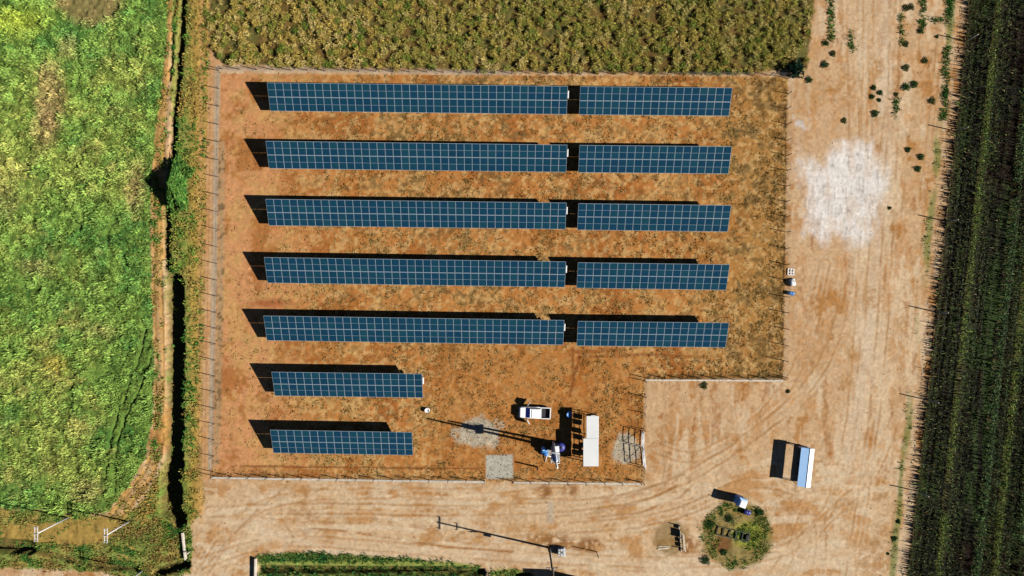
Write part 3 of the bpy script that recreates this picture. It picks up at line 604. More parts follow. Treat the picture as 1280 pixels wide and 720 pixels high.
# ------------------------------------------------------------------ pickup truck
def wheel(parent, loc, r=.36, w=.22):
    m = MB(); m.lathe([(.18, -w / 2), (r - .05, -w / 2), (r, -w / 2 + .05), (r, w / 2 - .05), (r - .05, w / 2), (.18, w / 2)], 20)
    o = m.build('wheel', M['dark'], parent, loc, (math.pi / 2, 0, 0))
    m = MB(); m.lathe([(.05, -w / 2 + .03), (.21, -w / 2 + .02), (.21, w / 2 - .02), (.05, w / 2 - .03)], 14); m.build('rim', M['chrome'], o)
def pickup():
    cx, cy = G(668.2, 514.8); t = empty('pickup_truck', (cx, cy, 0), math.radians(180 - 2)); tag(t, 'white pickup truck with both front doors open and dark empty bed', 'pickup truck')
    Lh, Wh = 2.33, .86                                     # local +x = nose
    def sect(xs, z0, z1, wtop, wbot):
        return None
    # lower body: lofted sections along x, open over the load bed
    def ring(x, w, zt, zb=.32): return [(x, -w, zb + .06), (x, -w * .93, zb), (x, w * .93, zb), (x, w, zb + .06), (x, w, zt - .10), (x, w * .93, zt), (x, -w * .93, zt), (x, -w, zt - .10)]
    m = MB(); m.loft([ring(Lh, .58, .72, .40), ring(Lh - .10, .76, .86), ring(Lh - .35, .83, .95), ring(1.2, Wh, 1.02), ring(.1, Wh, 1.04), ring(-.90, Wh, 1.02)], True)
    m.build('body', M['white'], t)
    m = MB(); m.box(1.36, Lh - .16, -.70, .70, .96, 1.015, ch=.03); m.build('bonnet', M['white'], t)
    m = MB(); m.loft([[(1.34, -.76, 1.0), (1.34, .76, 1.0), (-.88, .78, 1.0), (-.88, -.78, 1.0)], [(.60, -.66, 1.5), (.60, .66, 1.5), (-.82, .68, 1.5), (-.82, -.68, 1.5)], [(.50, -.60, 1.56), (.50, .60, 1.56), (-.74, .62, 1.56), (-.74, -.62, 1.56)]]); m.build('cab', M['white'], t)
    m = MB(); m.box(-.72, .46, -.56, .56, 1.561, 1.585, ch=.012); m.build('roof', M['white'], t)
    m = MB(); m.add([(1.34, -.70, 1.035), (1.34, .70, 1.035), (.66, .62, 1.50), (.66, -.62, 1.50), (1.30, -.70, 1.02), (1.30, .70, 1.02), (.62, .62, 1.48), (.62, -.62, 1.48)], [(0, 1, 2, 3), (7, 6, 5, 4), (0, 3, 7, 4), (1, 5, 6, 2), (3, 2, 6, 7), (0, 4, 5, 1)]); m.build('windscreen', M['glass'], t)
    m = MB(); m.box(-.90, -.875, -.55, .55, 1.1, 1.42); m.build('rear_window', M['glass'], t)
    # cargo bed
    m = MB(); x0, x1 = -Lh, -.93
    m.box(x0, x1, Wh - .13, Wh, .45, 1.05, ch=.02); m.box(x0, x1, -Wh, -Wh + .13, .45, 1.05, ch=.02); m.box(x1 - .08, x1, -Wh + .13, Wh - .13, .45, 1.06)
    m.build('cargo_bed', M['white'], t)
    MB().box(x0 + .09, x1 - .08, -Wh + .13, Wh - .13, .45, .60).build('bed_liner', M['liner'], t)
    m = MB(); m.box(x0 - .02, x0 + .09, -Wh + .13, Wh - .13, .50, 1.05, ch=.02); tg = m.build('tailgate', M['white'], t); MB().box(x0 - .05, x0 - .022, -.12, .12, .85, .92).build('handle', M['dark'], tg)
    for s in (-1, 1):
        m = MB(); m.box(-1.02, 0, -.035, .035, .42, 1.02, ch=.02); m.box(-1.0, -.94, -.02, .02, 1.02, 1.46); m.box(-.96, -.25, -.02, .02, 1.40, 1.46); m.bar((-.02, 0, 1.0), (-.28, 0, 1.44), .05, .05)
        d = m.build('door', M['white'], t, (1.22, s * (Wh + .02), 0), (0, 0, -s * math.radians(58)))
        m = MB(); m.add([(-.94, .01, 1.02), (-.05, .01, 1.02), (-.28, .01, 1.40), (-.94, .01, 1.40), (-.94, -.01, 1.02), (-.05, -.01, 1.02), (-.28, -.01, 1.40), (-.94, -.01, 1.40)], [(0, 1, 2, 3), (7, 6, 5, 4), (0, 4, 5, 1), (1, 5, 6, 2), (2, 6, 7, 3), (3, 7, 4, 0)]); m.build('window', M['glass'], d)
        MB().box(1.10, 1.26, s * .92 - .09, s * .92 + .09, 1.0, 1.16, ch=.02).build('mirror', M['dark'], t)
        MB().box(Lh - .14, Lh - .03, s * .56 - .13, s * .56 + .13, .66, .82, ch=.02).build('headlight', M['lamp'], t)
        MB().box(-Lh - .03, -Lh + .02, s * .78 - .06, s * .78 + .06, .66, .98).build('tail_lamp', M['red'], t)
        for x in (1.45, -1.45): wheel(t, (x, s * .74, .36))
    MB().box(Lh - .02, Lh + .10, -.78, .78, .36, .56, ch=.03).build('bumper', M['gray'], t)
    MB().box(-Lh - .12, -Lh - .04, -.78, .78, .40, .54, ch=.02).build('bumper', M['gray'], t)
pickup()

# ------------------------------------------------------------------ roofed stall by the track
def stall():
    cx, cy = G(999.8, 579.8); t = empty('roofed_stall', (cx, cy, 0), math.radians(-6.3)); tag(t, 'open stall with white ridged roof, shaded slope coloured pale blue, on the dirt track', 'stall')
    w, l = .98, 2.86
    m = MB(); m.box(.08, w - .2, -l + .12, l - .12, .35, .80, ch=.03); m.build('counter', M['paleblue'], t)
    MB().box(.02, w - .1, -l + .05, l - .05, .80, .85).build('counter_top', M['white'], t)
    for s in (-1, 1):
        for q in (-1, 1): MB().box(s * .8 - .04, s * .8 + .04, q * (l - .2) - .04, q * (l - .2) + .04, 0, 2.36).build('leg', M['gray'], t)
    MB().box(-.86, .86, l - .16, l - .10, .95, 2.28).build('end_panel', M['paleblue'], t)
    ze, zr = 2.36, 2.62; xr = .22
    m = MB(); m.add([(-w, -l, ze - .02), (-w, l, ze - .02), (xr, l, zr), (xr, -l, zr), (-w, -l, ze - .06), (-w, l, ze - .06), (xr, l, zr - .04), (xr, -l, zr - .04)], [(3, 2, 1, 0), (4, 5, 6, 7), (0, 1, 5, 4), (2, 3, 7, 6), (1, 2, 6, 5), (3, 0, 4, 7)])  # pale blue here stands for skylight on the shaded slope of a white roof
    r = m.build('roof_sheet', M['paleblue'], t); tag(r, 'white roof slope coloured blue as skylit shade')
    m = MB(); m.add([(xr + .003, -l, zr), (xr + .003, l, zr), (w, l, ze), (w, -l, ze), (xr + .003, -l, zr - .04), (xr + .003, l, zr - .04), (w, l, ze - .04), (w, -l, ze - .04)], [(3, 2, 1, 0), (4, 5, 6, 7), (0, 1, 5, 4), (2, 3, 7, 6), (1, 2, 6, 5), (3, 0, 4, 7)])
    r = m.build('roof_sheet', M['roofwhite'], t); tag(r, 'white roof slope')
    MB().tube((xr, -l - .02, zr + .01), (xr, l + .02, zr + .01), .04, 8).build('ridge_cap', M['white'], t)
    MB().box(.05, .7, -l + .4, l - .4, .2, .35).build('chassis', M['gray'], t)
    for q in (-1.6, 0, 1.6): MB().box(-.5, .5, q - .06, q + .06, 0, .2).build('skid', M['darkpost'], t)
stall()

# ------------------------------------------------------------------ portable toilet, drums, tank
def toilet():
    cx, cy = G(922.2, 623.4); t = empty('portable_toilet', (cx, cy, 0), math.radians(-20)); tag(t, 'blue portable toilet with white roof beside the ring of weeds', 'portable toilet')
    MB().box(-.6, .6, -.6, .6, .12, 2.2, ch=.06).build('cabin', M['paleblue'], t)
    MB().box(-.64, .64, -.64, .64, 0, .14, ch=.03).build('base', M['dark'], t)
    m = MB(); m.loft([[(-.66, -.66, 2.2), (.66, -.66, 2.2), (.66, .66, 2.2), (-.66, .66, 2.2)], [(-.62, -.62, 2.3), (.62, -.62, 2.3), (.62, .62, 2.3), (-.62, .62, 2.3)], [(-.4, -.4, 2.46), (.4, -.4, 2.46), (.4, .4, 2.46), (-.4, .4, 2.46)]]); m.build('roof', M['paleblue'], t); MB().box(-.36, .62, -.64, .40, 2.3, 2.52, ch=.06).build('sunlit_roof_side', M['white'], t)  # white slab colours the sunward roof side as lit, blue loft as shaded slope
    d = MB().box(-.40, .40, .601, .64, .2, 2.1, ch=.015).build('door', M['blue'], t); MB().box(.26, .34, .64, .68, 1.05, 1.15).build('handle', M['gray'], d)
    MB().tube((-.45, -.45, 2.3), (-.45, -.45, 2.75), .06, 8).build('vent_pipe', M['white'], t)
    for z in (.7, 1.9): MB().box(-.64, -.601, -.4, .4, z - .05, z + .05).build('vent', M['dark'], t)
toilet()
def drum(px, py, r, h, material, label, cat='drum', group=None, lying=None):
    g = G(px, py); t = empty('drum', (*g, gh(px, py))); tag(t, label, cat, group)
    m = MB(); m.lathe([(r * .94, 0), (r, .03), (r, h * .32), (r * 1.04, h * .34), (r, h * .36), (r, h * .65), (r * 1.04, h * .67), (r, h * .69), (r, h - .03), (r * .95, h), (r * .92, h - .02)], 18)
    b = m.build('shell', material, t); MB().lathe([(r * .16, h - .02), (r * .16, h + .03)], 10).build('cap', M['dark'], t, (r * .5, 0, 0))
    if lying is not None:
        t.rotation_euler = (0, math.pi / 2, lying); t.location.z += r
    return t
drum(711.2, 517.2, .42, .95, M['blue'], 'blue drum in the shade beside the white roofed shelter')
drum(929, 638.5, .36, .95, M['navy'], 'navy drum lying on its side below the portable toilet', lying=math.radians(-14))
drum(984.5, 366, .28, .9, M['blue'], 'small blue drum lying by the eastern fence', lying=math.radians(-10))
drum(534.3, 512.5, .36, .55, M['white'], 'small white tub beside the end of the mast shadow')
def ibc():
    g = G(702, 688); t = empty('tote_tank', (*g, 0), math.radians(2)); tag(t, 'white caged tote tank on the roadside by the tall pole', 'tank')
    MB().box(-.5, .5, -.52, .52, .16, 1.02, ch=.06).build('bottle', M['roofwhite'], t)
    for k in (-.4, 0, .4): MB().box(k - .06, k + .06, -.55, .55, 0, .1).build('skid', M['gray'], t)
    MB().box(-.55, .55, -.55, .55, .1, .15).build('pallet', M['gray'], t)
    for z in (.4, .7, 1.06):
        m = MB(); q = .545
        for a, b in (((-q, -q), (q, -q)), ((q, -q), (q, q)), ((q, q), (-q, q)), ((-q, q), (-q, -q))): m.tube((*a, z), (*b, z), .025, 6)
        m.build('cage_rail', M['white'], t)
    for a in (-.545, 0, .545):
        for b in (-.545, 0, .545):
            if abs(a) + abs(b) > .3: MB().tube((a, b, .15), (a, b, 1.06), .022, 6).build('cage_post', M['white'], t)
    for a in (-.2, .2): MB().tube((a, -.545, 1.062), (a, .545, 1.062), .022, 6).build('top_bar', M['gray'], t); MB().tube((-.545, a, 1.085), (.545, a, 1.085), .022, 6).build('top_bar', M['gray'], t)
    MB().lathe([(.11, 1.02), (.11, 1.07)], 12).build('lid', M['dark'], t)
ibc()

# ------------------------------------------------------------------ poles
def insulator(parent, loc): MB().lathe([(.03, 0), (.07, .05), (.045, .1), (.075, .15), (.03, .24)], 10).build('insulator', M['gray'], parent, loc)
def utility_pole():
    g = G(686.5, 684.5); z = .105 * H; t = empty('utility_pole', (*g, 0)); tag(t, 'tall dark utility pole at the roadside with two crossarms', 'utility pole')
    MB().tube((0, 0, -.3), (0, 0, z), .17, 12, .11).build('shaft', M['darkpost'], t)
    a = MB().box(-.07, .07, -.95, .95, -.07, .07).build('crossarm', M['darkpost'], t, (.02, 0, z - .25))
    for y_ in (-.85, 0, .85): insulator(a, (0, y_, .08))
    a = MB().box(-.85, .85, -.06, .06, -.06, .06).build('crossarm', M['gray'], t, (0, -.15, .069 * H))
    for x_ in (-.75, -.3, .3, .75): insulator(a, (x_, 0, .06))
    a = MB().box(-.05, .05, -.55, .55, -.05, .05).build('crossarm', M['gray'], t, (.1, 0, .087 * H))
    for y_ in (-.5, .5): insulator(a, (0, y_, .05))
    MB().box(-.12, .12, -.45, -.15, .055 * H, .055 * H + .7, ch=.03).build('fuse_box', M['gray'], t)
    MB().tube((.12, .05, .1), (.12, .05, 4.5), .04, 6).build('conduit', M['white'], t)
utility_pole()
def white_pole(px, py, k, label):
    g = G(px, py); z = k * H; t = empty('power_pole', (*g, gh(px, py))); tag(t, label, 'power pole', 'white power poles on the southwest verge')
    MB().tube((0, 0, -.3), (0, 0, z), .12, 10, .085).build('shaft', M['polewhite'], t)
    for dx in (-.2, .2):
        a = MB().box(-.04, .04, -1.05, 1.05, -.04, .04).build('crossarm', M['polewhite'], t, (dx, 0, z - .15))
        for y_ in (-.95, 0, .95): insulator(a, (0, y_, .06))
    for y_ in (-.7, .7): MB().box(-.16, .16, y_ - .04, y_ + .04, -.03, .03).build('brace', M['polewhite'], t, (0, 0, z - .2))
white_pole(85, 647, .068, 'tall white power pole furthest from the ditch, leaning over the brown track')
white_pole(161, 652, .058, 'white power pole where the ditch path meets the brown track')
white_pole(178, 713.5, .058, 'white power pole at the bottom edge by the headwall')
def short_post(px, py, h, label, r=.07, m_='darkpost', name='post_stake'):
    g = G(px, py); t = MB().tube((0, 0, -.3), (0, 0, h), r, 8, r * .85).build(name, M[m_], None, (*g, gh(px, py))); tag(t, label, 'post')
short_post(745.5, 689.5, 2.7, 'short timber post east of the white tote tank')
short_post(671.5, 583.5, 2.3, 'short timber post between the water mast and the road fence', .13)
short_post(238, 689, 1.2, 'stubby pale post behind the ditch headwall', .1, 'concrete')
def mast():
    cx, cy = G(690, 558.5); t = empty('water_mast', (cx, cy, 0)); tag(t, 'tall twin-legged white mast holding a blue tank beside the shelter', 'mast')
    zt = .1165 * H; z2 = .0975 * H; zb = .068 * H; dy = .75
    MB().tube((0, 0, -.3), (0, 0, zt), .22, 10, .13).build('leg', M['white'], t)
    MB().tube((.15, dy, -.3), (.05, .35, z2), .20, 10, .13).build('leg', M['white'], t)
    for k in range(9):
        z = .8 + k * 1.1; f = dy - (dy - .35) * z / z2; MB().tube((0, 0, z), (.12, f, z), .03, 6).build('rung', M['gray'], t)
    p = MB().box(-.55, .6, -.5, .85, -.04, .04).build('platform', M['gray'], t, (0, 0, zb))
    m = MB()
    for a, b in (((-.55, -.5), (.6, -.5)), ((.6, -.5), (.6, .85)), ((.6, .85), (-.55, .85)), ((-.55, .85), (-.55, -.5))):
        m.tube((*a, .9), (*b, .9), .03, 6); m.tube((*a, 0), (*a, .9), .03, 6)
    m.build('railing', M['white'], p)
    MB().lathe([(.34, 0), (.38, .06), (.38, 1.45), (.30, 1.6), (.1, 1.68)], 16).build('tank', M['blue'], t, (-.05, .2, zb + .05))
    MB().tube((.06, -.1, 0), (.04, -.1, zb), .04, 6).build('pipe', M['white'], t)
    MB().box(-.2, .2, -.04, .04, -.04, .04).build('light_bar', M['gray'], t, (0, 0, zt - .2))
mast()
def white_cabinet():
    g = G(694.6, 558.8); t = empty('cabinet', (*g, 0), math.radians(4)); tag(t, 'white control cabinet at the foot of the water mast', 'cabinet')
    MB().box(-.32, .32, -.55, .55, .1, 2.4, ch=.03).build('case', M['white'], t); MB().box(-.36, .36, -.6, .6, 0, .1).build('base', M['concrete'], t)
    d = MB().box(-.35, -.321, -.48, .48, .2, 2.3, ch=.01).build('door', M['paleblue'], t); MB().box(-.385, -.35, .3, .36, .7, .95).build('handle', M['dark'], d)
    MB().box(-.38, .38, -.62, .62, 2.401, 2.46, ch=.02).build('roof', M['white'], t)
white_cabinet()
def pump():
    g = G(682, 564.5); t = empty('water_pump', (*g, 0), math.radians(-12)); tag(t, 'blue water pump skid with white pipes next to the water mast', 'pump')
    MB().box(-.75, .75, -.45, .45, .1, .2).build('skid', M['gray'], t)
    m = MB(); m.lathe([(.1, -.5), (.28, -.45), (.3, 0), (.28, .45), (.1, .5)], 14); m.build('motor', M['blue'], t, (-.25, .15, .5), (0, math.pi / 2, .4))
    MB().lathe([(.26, .2), (.3, .25), (.3, .95), (.18, 1.08)], 14).build('pressure_tank', M['paleblue'], t, (-.5, .5, 0))
    MB().tube((-.4, -.35, .45), (1.3, -.55, .45), .09, 8).build('pipe', M['white'], t)
    MB().tube((1.3, -.55, .0), (1.3, -.55, .5), .07, 8).build('pipe', M['white'], t)
    MB().tube((.3, -.42, .45), (.28, -1.5, .1), .06, 8).build('hose', M['white'], t)
    MB().lathe([(.3, .2), (.33, .25), (.33, .6), (.25, .68)], 14).build('filter', M['blue'], t, (.05, -.25, 0))
pump()
def tank():
    g = G(700.5, 557.5); t = empty('water_tank', (*g, 0)); tag(t, 'dark blue round water tank between the mast and the shelter', 'tank')
    MB().lathe([(.62, 0), (.66, .05), (.66, .45), (.69, .5), (.66, .55), (.66, 1.0), (.5, 1.2), (.2, 1.28)], 20).build('shell', M['navy'], t); MB().lathe([(.18, 1.26), (.18, 1.34)], 12).build('lid', M['dark'], t)
tank()

# ------------------------------------------------------------------ derelict bits by the track
def timber():
    g = G(849.5, 672); t = empty('plank_wall', (*g, 0), math.radians(8)); tag(t, 'broken low wall of bleached planks on a weedy patch', 'plank wall')
    for k in range(6):
        y0 = -2.0 + k * .68 + random.uniform(-.05, .05); h = .70 + random.uniform(-.3, .25) - (.35 if k in (0, 5) else 0)
        MB().box(-.05, .05, y0, y0 + .6, -.1, h).build('plank', M['plank'], t, (random.uniform(-.06, .06), 0, 0), (0, random.uniform(-.05, .12), random.uniform(-.03, .03)))
    for y_ in (-1.6, .2, 1.9): MB().box(.06, .18, y_ - .06, y_ + .06, -.1, 1.1).build('post', M['plank'], t)
    MB().bar((.35, -1.9, .25), (.45, .9, .75), .16, .05).build('rail', M['plank'], t); MB().bar((.55, -2.2, .08), (.62, .3, .12), .2, .05).build('rail', M['plank'], t)
timber()
for k, (px, py, rz, lb) in enumerate(((829, 685.5, 4, 'bleached plank on the weedy patch, lower of two lying together'), (830, 683, -3, 'bleached plank on the weedy patch, upper of two lying together'))):
    g = G(px, py); tag(MB().box(-.85, .85, -.09, .09, 0, .06).build('plank_board', M['plank'], None, (*g, gh(px, py) + .05), (0, 0, math.radians(rz))), lb, 'plank', 'loose bleached planks')
def steel_frame():
    g = G(916, 667); t = empty('steel_frame', (*g, 0), math.radians(-13)); tag(t, 'dark rectangular steel frame lying in the ring of weeds', 'steel frame')
    for s in (-1, 1): MB().box(-2.45, 2.45, s * .62 - .06, s * .62 + .06, .05, .32).build('beam', M['olive'], t)
    for k in range(6):
        x_ = -2.4 + k * .96; MB().box(x_ - .06, x_ + .06, -.55, .55, .08, .22).build('cross_bar', M['olive'], t)
    MB().box(1.9, 2.35, -.42, .38, .225, .45, ch=.04).build('block', M['dark'], t)
steel_frame()
def pallet():
    g = G(988.5, 339.8); t = empty('pallet', (*g, 0), math.radians(-3)); tag(t, 'small pale slatted pallet lying near the eastern fence', 'pallet')
    for k in range(3): MB().box(-.5 + k * .42, -.38 + k * .42, -.5, .5, .12, .16).build('slat', M['white'], t)
    for y_ in (-.45, -.05, .42): MB().box(-.52, .5, y_ - .06, y_ + .06, .0, .115).build('bearer', M['white'], t)
pallet()
def white_bag():
    g = G(989.6, 353); t = empty('bulk_bag', (*g, 0), math.radians(12)); tag(t, 'white bulk bag on the dirt below the slatted pallet', 'bag')
    m = MB(); m.loft([[(-.36, -.5, 0), (.36, -.5, 0), (.4, .5, 0), (-.36, .5, 0)], [(-.42, -.55, .3), (.42, -.52, .3), (.44, .55, .3), (-.42, .55, .3)], [(-.3, -.42, .62), (.34, -.4, .66), (.34, .42, .6), (-.3, .4, .64)]], True); m.build('sack', M['white'], t)
    for a in (-.25, .25): MB().tube((a, -.3, .6), (a, .3, .75), .03, 6).build('strap', M['gray'], t)
white_bag()
def headwall(px, y0, y1, label, side):
    a = G(px[0], y0); b = G(px[1], y1); m = MB(); t = empty('headwall', (*a, 0), math.atan2(b[1] - a[1], b[0] - a[0])); L_ = math.hypot(b[0] - a[0], b[1] - a[1])
    tag(t, label, 'headwall', 'culvert headwalls beside the road')
    MB().box(0, L_, -.10, .10, -1.2, .55, ch=.02).build('wall', M['concrete'], t); MB().box(-.05, L_ + .05, -.12, .12, .551, .65, ch=.02).build('coping', M['concrete'], t)
    MB().tube((L_ * .5, -.2, -.6), (L_ * .5, .2, -.6), .35, 12).build('pipe', M['dark'], t)
headwall((229.5, 233.5), 665, 698, 'low concrete headwall at the weedy verge side of the road', 1)
headwall((320.5, 320), 697, 730, 'low concrete headwall at the end of the roadside hedge', -1)
def kiosk():                                           # small substation just below the frame; only its shadow shows
    g = G(707, 731); t = empty('substation', (*g, 0), math.radians(-2)); tag(t, 'tall kiosk at the bottom edge of the road casting a broad dark shadow', 'substation')
    MB().box(-1.4, 2.3, -1.2, 1.25, 0, 3.4, ch=.03).build('housing', M['navy'], t); MB().box(-1.5, 2.4, -1.3, 1.32, 3.401, 3.52, ch=.03).build('roof', M['gray'], t)
    d = MB().box(-.9, 0, 1.251, 1.29, .2, 2.4).build('door', M['gray'], t); MB().box(-.2, -.1, 1.29, 1.33, 1.1, 1.25).build('handle', M['dark'], d)
kiosk()

# ------------------------------------------------------------------ bushes on the track and the big bush by the ditch
def blob_leaves(n, r, h, cols, size, flat=1.0):
    u = RNG.normal(0, 1, (n, 3)); u /= np.linalg.norm(u, axis=1)[:, None]; rad = RNG.random(n) ** .4
    lump = 1 + .22 * np.sin(3 * np.arctan2(u[:, 1], u[:, 0]) + RNG.uniform(0, 6)) + .15 * np.sin(5 * np.arctan2(u[:, 1], u[:, 0]))
    p = u * rad[:, None] * np.array([r, r, h / 2]) * lump[:, None]; p[:, 2] += h / 2; p[:, 2] = np.maximum(p[:, 2], .03)
    d = u + RNG.normal(0, .6, (n, 3)); d /= np.linalg.norm(d, axis=1)[:, None]
    s = np.cross(d, RNG.normal(0, 1, (n, 3))); s /= np.linalg.norm(s, axis=1)[:, None]
    L_ = size * RNG.uniform(.6, 1.3, (n, 1)); Vv = np.stack([p, p + d * L_ * .5 + s * L_ * .28, p + d * L_, p + d * L_ * .5 - s * L_ * .28], 1).reshape(-1, 3)
    i = np.arange(n)[:, None] * 4; Ff = np.concatenate([i + [0, 1, 2], i + [0, 2, 3]], 1).reshape(-1, 3)
    cs = np.array([c(x) for x in cols])[RNG.integers(0, len(cols), n)] * RNG.uniform(.7, 1.25, (n, 1))
    return Vv, Ff, np.repeat(cs, 4, 0)
def bush(px, py, r, h, cols, label, n=260, size=.3, group=None, name='bush', prof=None, ys=1.0):
    g = G(px, py); t = empty(name, (*g, gh(px, py))); tag(t, label, 'bush', group)
    Vv, Ff, cs = blob_leaves(n, r, h, cols, size)
    if prof is not None:                       # taper towards the top
        f = np.interp(Vv[:, 2] / h, [0, .25, .6, 1], prof); Vv[:, :2] *= f[:, None]
    Vv[:, 1] *= ys
    link_mesh('crown', np_mesh('crown', Vv, Ff, cs, M['leaf']), t)
    m = MB()
    for k in range(4):
        a = k * 1.6; m.tube((0, 0, -.1), (math.cos(a) * r * .4, math.sin(a) * r * .4, h * .6), .03 * r + .01, 5, .01)
    m.build('stem', M['bark'], t)
DK = ['#3f6a3a', '#4f7a42', '#5d844a']; OL = ['#73804a', '#858a52', '#636f40']
BUSH = [(1031, 81, .62, 'round dark bush near the track corner of the scrub', 0), (1132.5, 109, .68, 'largest dark round bush in the middle of the dirt track', 0), (1143, 105.5, .62, 'dark round bush touching the largest one on the dirt track', 0),
        (1132, 85, .58, 'olive round bush above the pair of dark bushes', 1), (1156, 76, .5, 'olive low bush between the pair of dark bushes and the vineyard', 1), (1165, 126, .6, 'olive bush nearest the vineyard weeds', 1), (1092, 110, .42, 'small dark bush topmost of the cluster between wheel lanes', 0),
        (1100, 116, .4, 'small dark bush at the track middle side of the wheel lane cluster', 0), (1090, 121, .4, 'small dark bush facing the yard in the wheel lane cluster', 0), (1099, 125, .3, 'tiny dark bush inside the wheel lane cluster', 0), (1094, 142, .6, 'tall narrow dark bush lowest of the wheel lane cluster', 0),
        (1120, 118, .34, 'tiny olive bush just above a short grass strip', 1), (1055, 151, .46, 'olive bush above the white dust patch', 1), (1132, 55, .5, 'olive bush at the foot of the middle grass strip', 1), (1032, 54, .5, 'dark bush at the foot of the scrub side grass strip', 0),
        (1041, 67, .5, 'grey green bush between two dark ones by the scrub', 1), (1011, 100, .55, 'dark bush just outside the fence corner', 0), (1135, 187, .44, 'small round dark bush beside the white dust patch', 0), (1151, 196, .55, 'upper green bush of the pair near the vineyard', 0), (1147, 211, .52, 'lower green bush of the pair near the vineyard', 0),
        (1133, 10, .6, 'olive bush at the head of the dirt track', 1), (1139, 9, .5, 'pale olive bush beside the one at the head of the track', 1), (1151, 39, .5, 'dark bush at the foot of the tall grass strip', 0), (1171, 46, .24, 'tiny dark bush next to the topmost vineyard post shadow', 0), (1112, 260, .26, 'tiny olive bush on the bare dirt east of the white patch', 1), (1110, 692, .2, 'tiny dark bush on bare dirt at the bottom of the track', 0),
        (1123, 652, .34, 'small green bush low on the track by the vineyard edge', 0), (1118, 673, .42, 'green bush lowest on the track by the vineyard edge', 0), (985, 489, .3, 'tiny bush outside the kerb corner of the yard', 1), (880, 482, .62, 'dark weed bush just below the pale kerb', 1), (888, 655, .7, 'leafy green bush above the ring of weeds near the toilet', 0), (950, 640, .7, 'leafy green bush on the track side of the ring of weeds', 0), (882, 700, .75, 'leafy green bush at the road side of the ring of weeds', 0), (912, 648, .55, 'bright green bush above the steel frame', 0), (905, 690, .55, 'dark green bush below the steel frame', 0)]
for px, py, r, lb, kind in BUSH:
    r *= .86; bush(px, py, r, r * (.55 if kind == 0 else .45), DK if kind == 0 else OL, lb, int(300 + 700 * r), .09 + .07 * r, 'low bushes dotted over the dirt track')
bush(993, 88, 1.1, 1.6, ['#24443a', '#2e5240', '#35503a'], 'large dark bush on the fence corner below the scrub', 650, .4)
bush(224, 234, 1.45, 3.7, ['#5f9a44', '#79b04c', '#8fbb58', '#4d8540'], 'big bright green conical bush growing out of the ditch', 6500, .34, None, 'bush', (1.25, 1.05, .6, .12), 2.3)
bush(232, 215, 1.2, 1.1, ['#5d9444', '#78a84a', '#8fb658'], 'lower bright green bush on the bank above the conical one', 1500, .3)

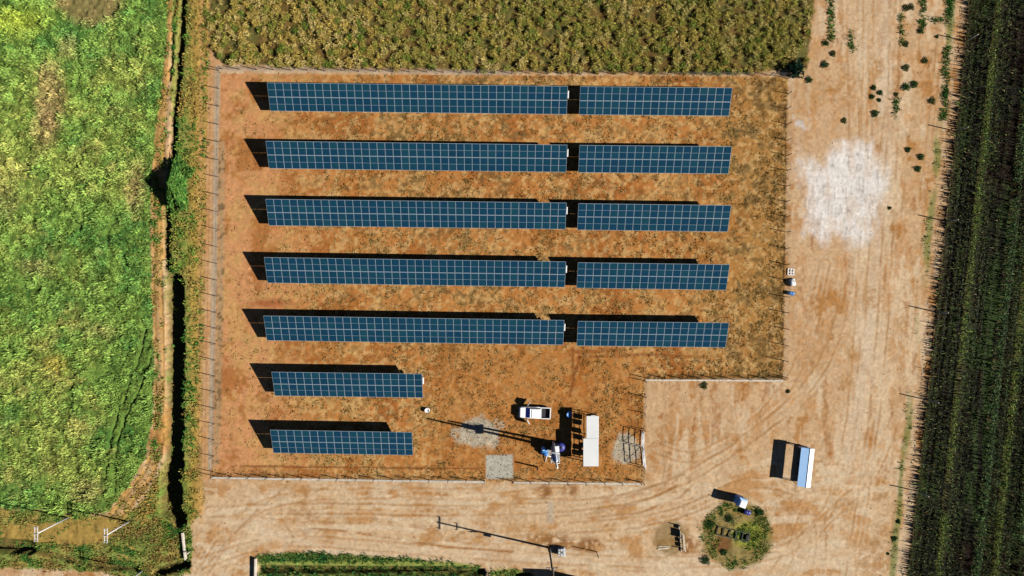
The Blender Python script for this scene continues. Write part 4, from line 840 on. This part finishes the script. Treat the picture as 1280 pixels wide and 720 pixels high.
# ------------------------------------------------------------------ vineyard
def vine_row(off, hgt, dens, cols, label, canes, leaf):
    y0, y1 = -52, 772; p0 = Vector((*G(vx(y0) + off, y0), 0)); p1 = Vector((*G(vx(y1) + off, y1), 0)); u = (p1 - p0).normalized(); nrm = Vector((u.y, -u.x, 0))
    L_ = (p1 - p0).length; t = empty('vine_row', p0); tag(t, label, 'vine row', 'vine rows of the vineyard')
    n = int(L_ * dens); s = RNG.uniform(0, L_, n); gap = vnoise(s, s * 0, 4, 200 + int(off)) > .22; s = s[gap]; n = len(s)
    lat = RNG.normal(0, .16, n); z = hgt * RNG.random(n) ** .55
    pos = np.stack([u.x * s + nrm.x * lat, u.y * s + nrm.y * lat, z], -1)
    d = RNG.normal(0, 1, (n, 3)); d[:, 2] *= .6; d /= np.linalg.norm(d, axis=1)[:, None]
    sd = np.cross(d, RNG.normal(0, 1, (n, 3))); sd /= np.linalg.norm(sd, axis=1)[:, None]
    ll = leaf * RNG.uniform(.6, 1.4, (n, 1))
    Vv = np.stack([pos, pos + d * ll * .5 + sd * ll * .35, pos + d * ll, pos + d * ll * .5 - sd * ll * .35], 1).reshape(-1, 3)
    i = np.arange(n)[:, None] * 4; Ff = np.concatenate([i + [0, 1, 2], i + [0, 2, 3]], 1).reshape(-1, 3)
    cs = np.array([c(h) for h in cols])[RNG.integers(0, len(cols), n)] * RNG.uniform(.6, 1.5, (n, 1)); cs = np.repeat(cs, 4, 0)
    # lateral canes: thin upright blades leaning across the row
    m = int(L_ * canes * (.9 if off == 0 else .6)); s = np.sort(RNG.uniform(0, L_, m)); side = RNG.normal(0, .5, m); hz = hgt * RNG.uniform(.75, 1.25, m)
    b = np.stack([u.x * s, u.y * s, 0 * s + .05], -1)
    tp = b + np.stack([nrm.x * side + u.x * RNG.normal(0, .06, m), nrm.y * side + u.y * RNG.normal(0, .06, m), hz], -1)
    w = np.array([u.x, u.y, 0]) * .07; w2 = np.array([nrm.x, nrm.y, 0]) * .07
    Vc = np.stack([b - w, b + w, tp, b - w2, b + w2], 1).reshape(-1, 3); j = np.arange(m)[:, None] * 5 + len(Vv)
    Fc = np.concatenate([j + [0, 1, 2], j + [3, 4, 2]], 1).reshape(-1, 3)
    cc = np.repeat(np.array([c('#6a5638'), c('#b0a272'), c('#93aa58')] if cols is not BGc else [c('#c8c47c'), c('#b4c462'), c('#b0a070')])[RNG.integers(0, 3, m)], 5, 0)
    f = link_mesh('foliage', np_mesh('foliage', np.concatenate([Vv, Vc]), np.concatenate([Ff, Fc]), np.concatenate([cs, cc]), M['leaf']), t); f['kind'] = 'stuff'
    w_ = MB()
    for zz in (.5, hgt * .75, hgt): w_.tube((0, 0, zz), (p1 - p0) + Vector((0, 0, zz)), .004, 4)
    w_.build('wire', M['wire'], t)
    return t, p0, u, L_
pm = MB().tube((0, 0, -.3), (0, 0, 3.0), .09, 8, .08).mesh('post', M['plank']); sp = MB().tube((0, 0, -.2), (0, 0, 1.7), .04, 6).mesh('stake', M['darkpost'])
ORD = ['first', 'second', 'third', 'fourth', 'fifth', 'sixth', 'seventh', 'eighth', 'ninth', 'tenth', 'eleventh', 'twelfth', 'thirteenth', 'fourteenth', 'fifteenth', 'sixteenth', 'seventeenth', 'eighteenth', 'nineteenth']
DG = ['#4c5c40', '#62744c', '#7a8c58', '#5a6046']; BGc = ['#7a9a4c', '#a0b05a', '#608044', '#86904e']
GG = ['#5a7a4c', '#4c6442', '#748a58']
VR = [(0, .95, 16, DG, 14, .20), (8, .7, 16, DG, 7, .2), (15.5, .9, 20, DG, 8, .2), (23, 1.2, 24, DG, 6, .22), (31.5, 1.5, 52, BGc, 12, .22), (39, 1.0, 24, DG, 8, .22), (47, .9, 18, DG, 6, .22), (55, .6, 12, DG, 5, .2), (63.5, .6, 10, DG, 5, .2), (76, 2.4, 60, GG, 4, .26), (84.5, 1.0, 30, DG, 9, .22), (92, 1.3, 36, DG, 9, .24), (101, 1.6, 52, BGc, 11, .22), (109, 1.0, 26, DG, 8, .24), (117, 1.2, 30, DG, 7, .24), (127, 2.0, 50, GG, 5, .26), (135, 1.2, 40, DG, 8, .24), (143, 1.6, 46, BGc, 9, .24), (153, 1.4, 40, DG, 6, .24)]
for k, (off, hg, de, cols, ca, lf) in enumerate(VR):
    t, p0, u, L_ = vine_row(off, hg, de, cols, f'{ORD[k]} vine row counted from the dirt track' + (', bright leafy' if cols is BGc else ''), ca, lf)
    if k == 0:
        for py in (-62, 51.3, 164, 276.7, 390.2, 500, 614, 728):
            link_mesh('post', pm, t, Vector((*G(vx(py), py), 0)) - p0)
    for q in range(int(L_ / 6.9) if k % 2 == 0 else 0):
        link_mesh('stake', sp, t, u * (q * 6.9 + 1.3 * (k % 4)))
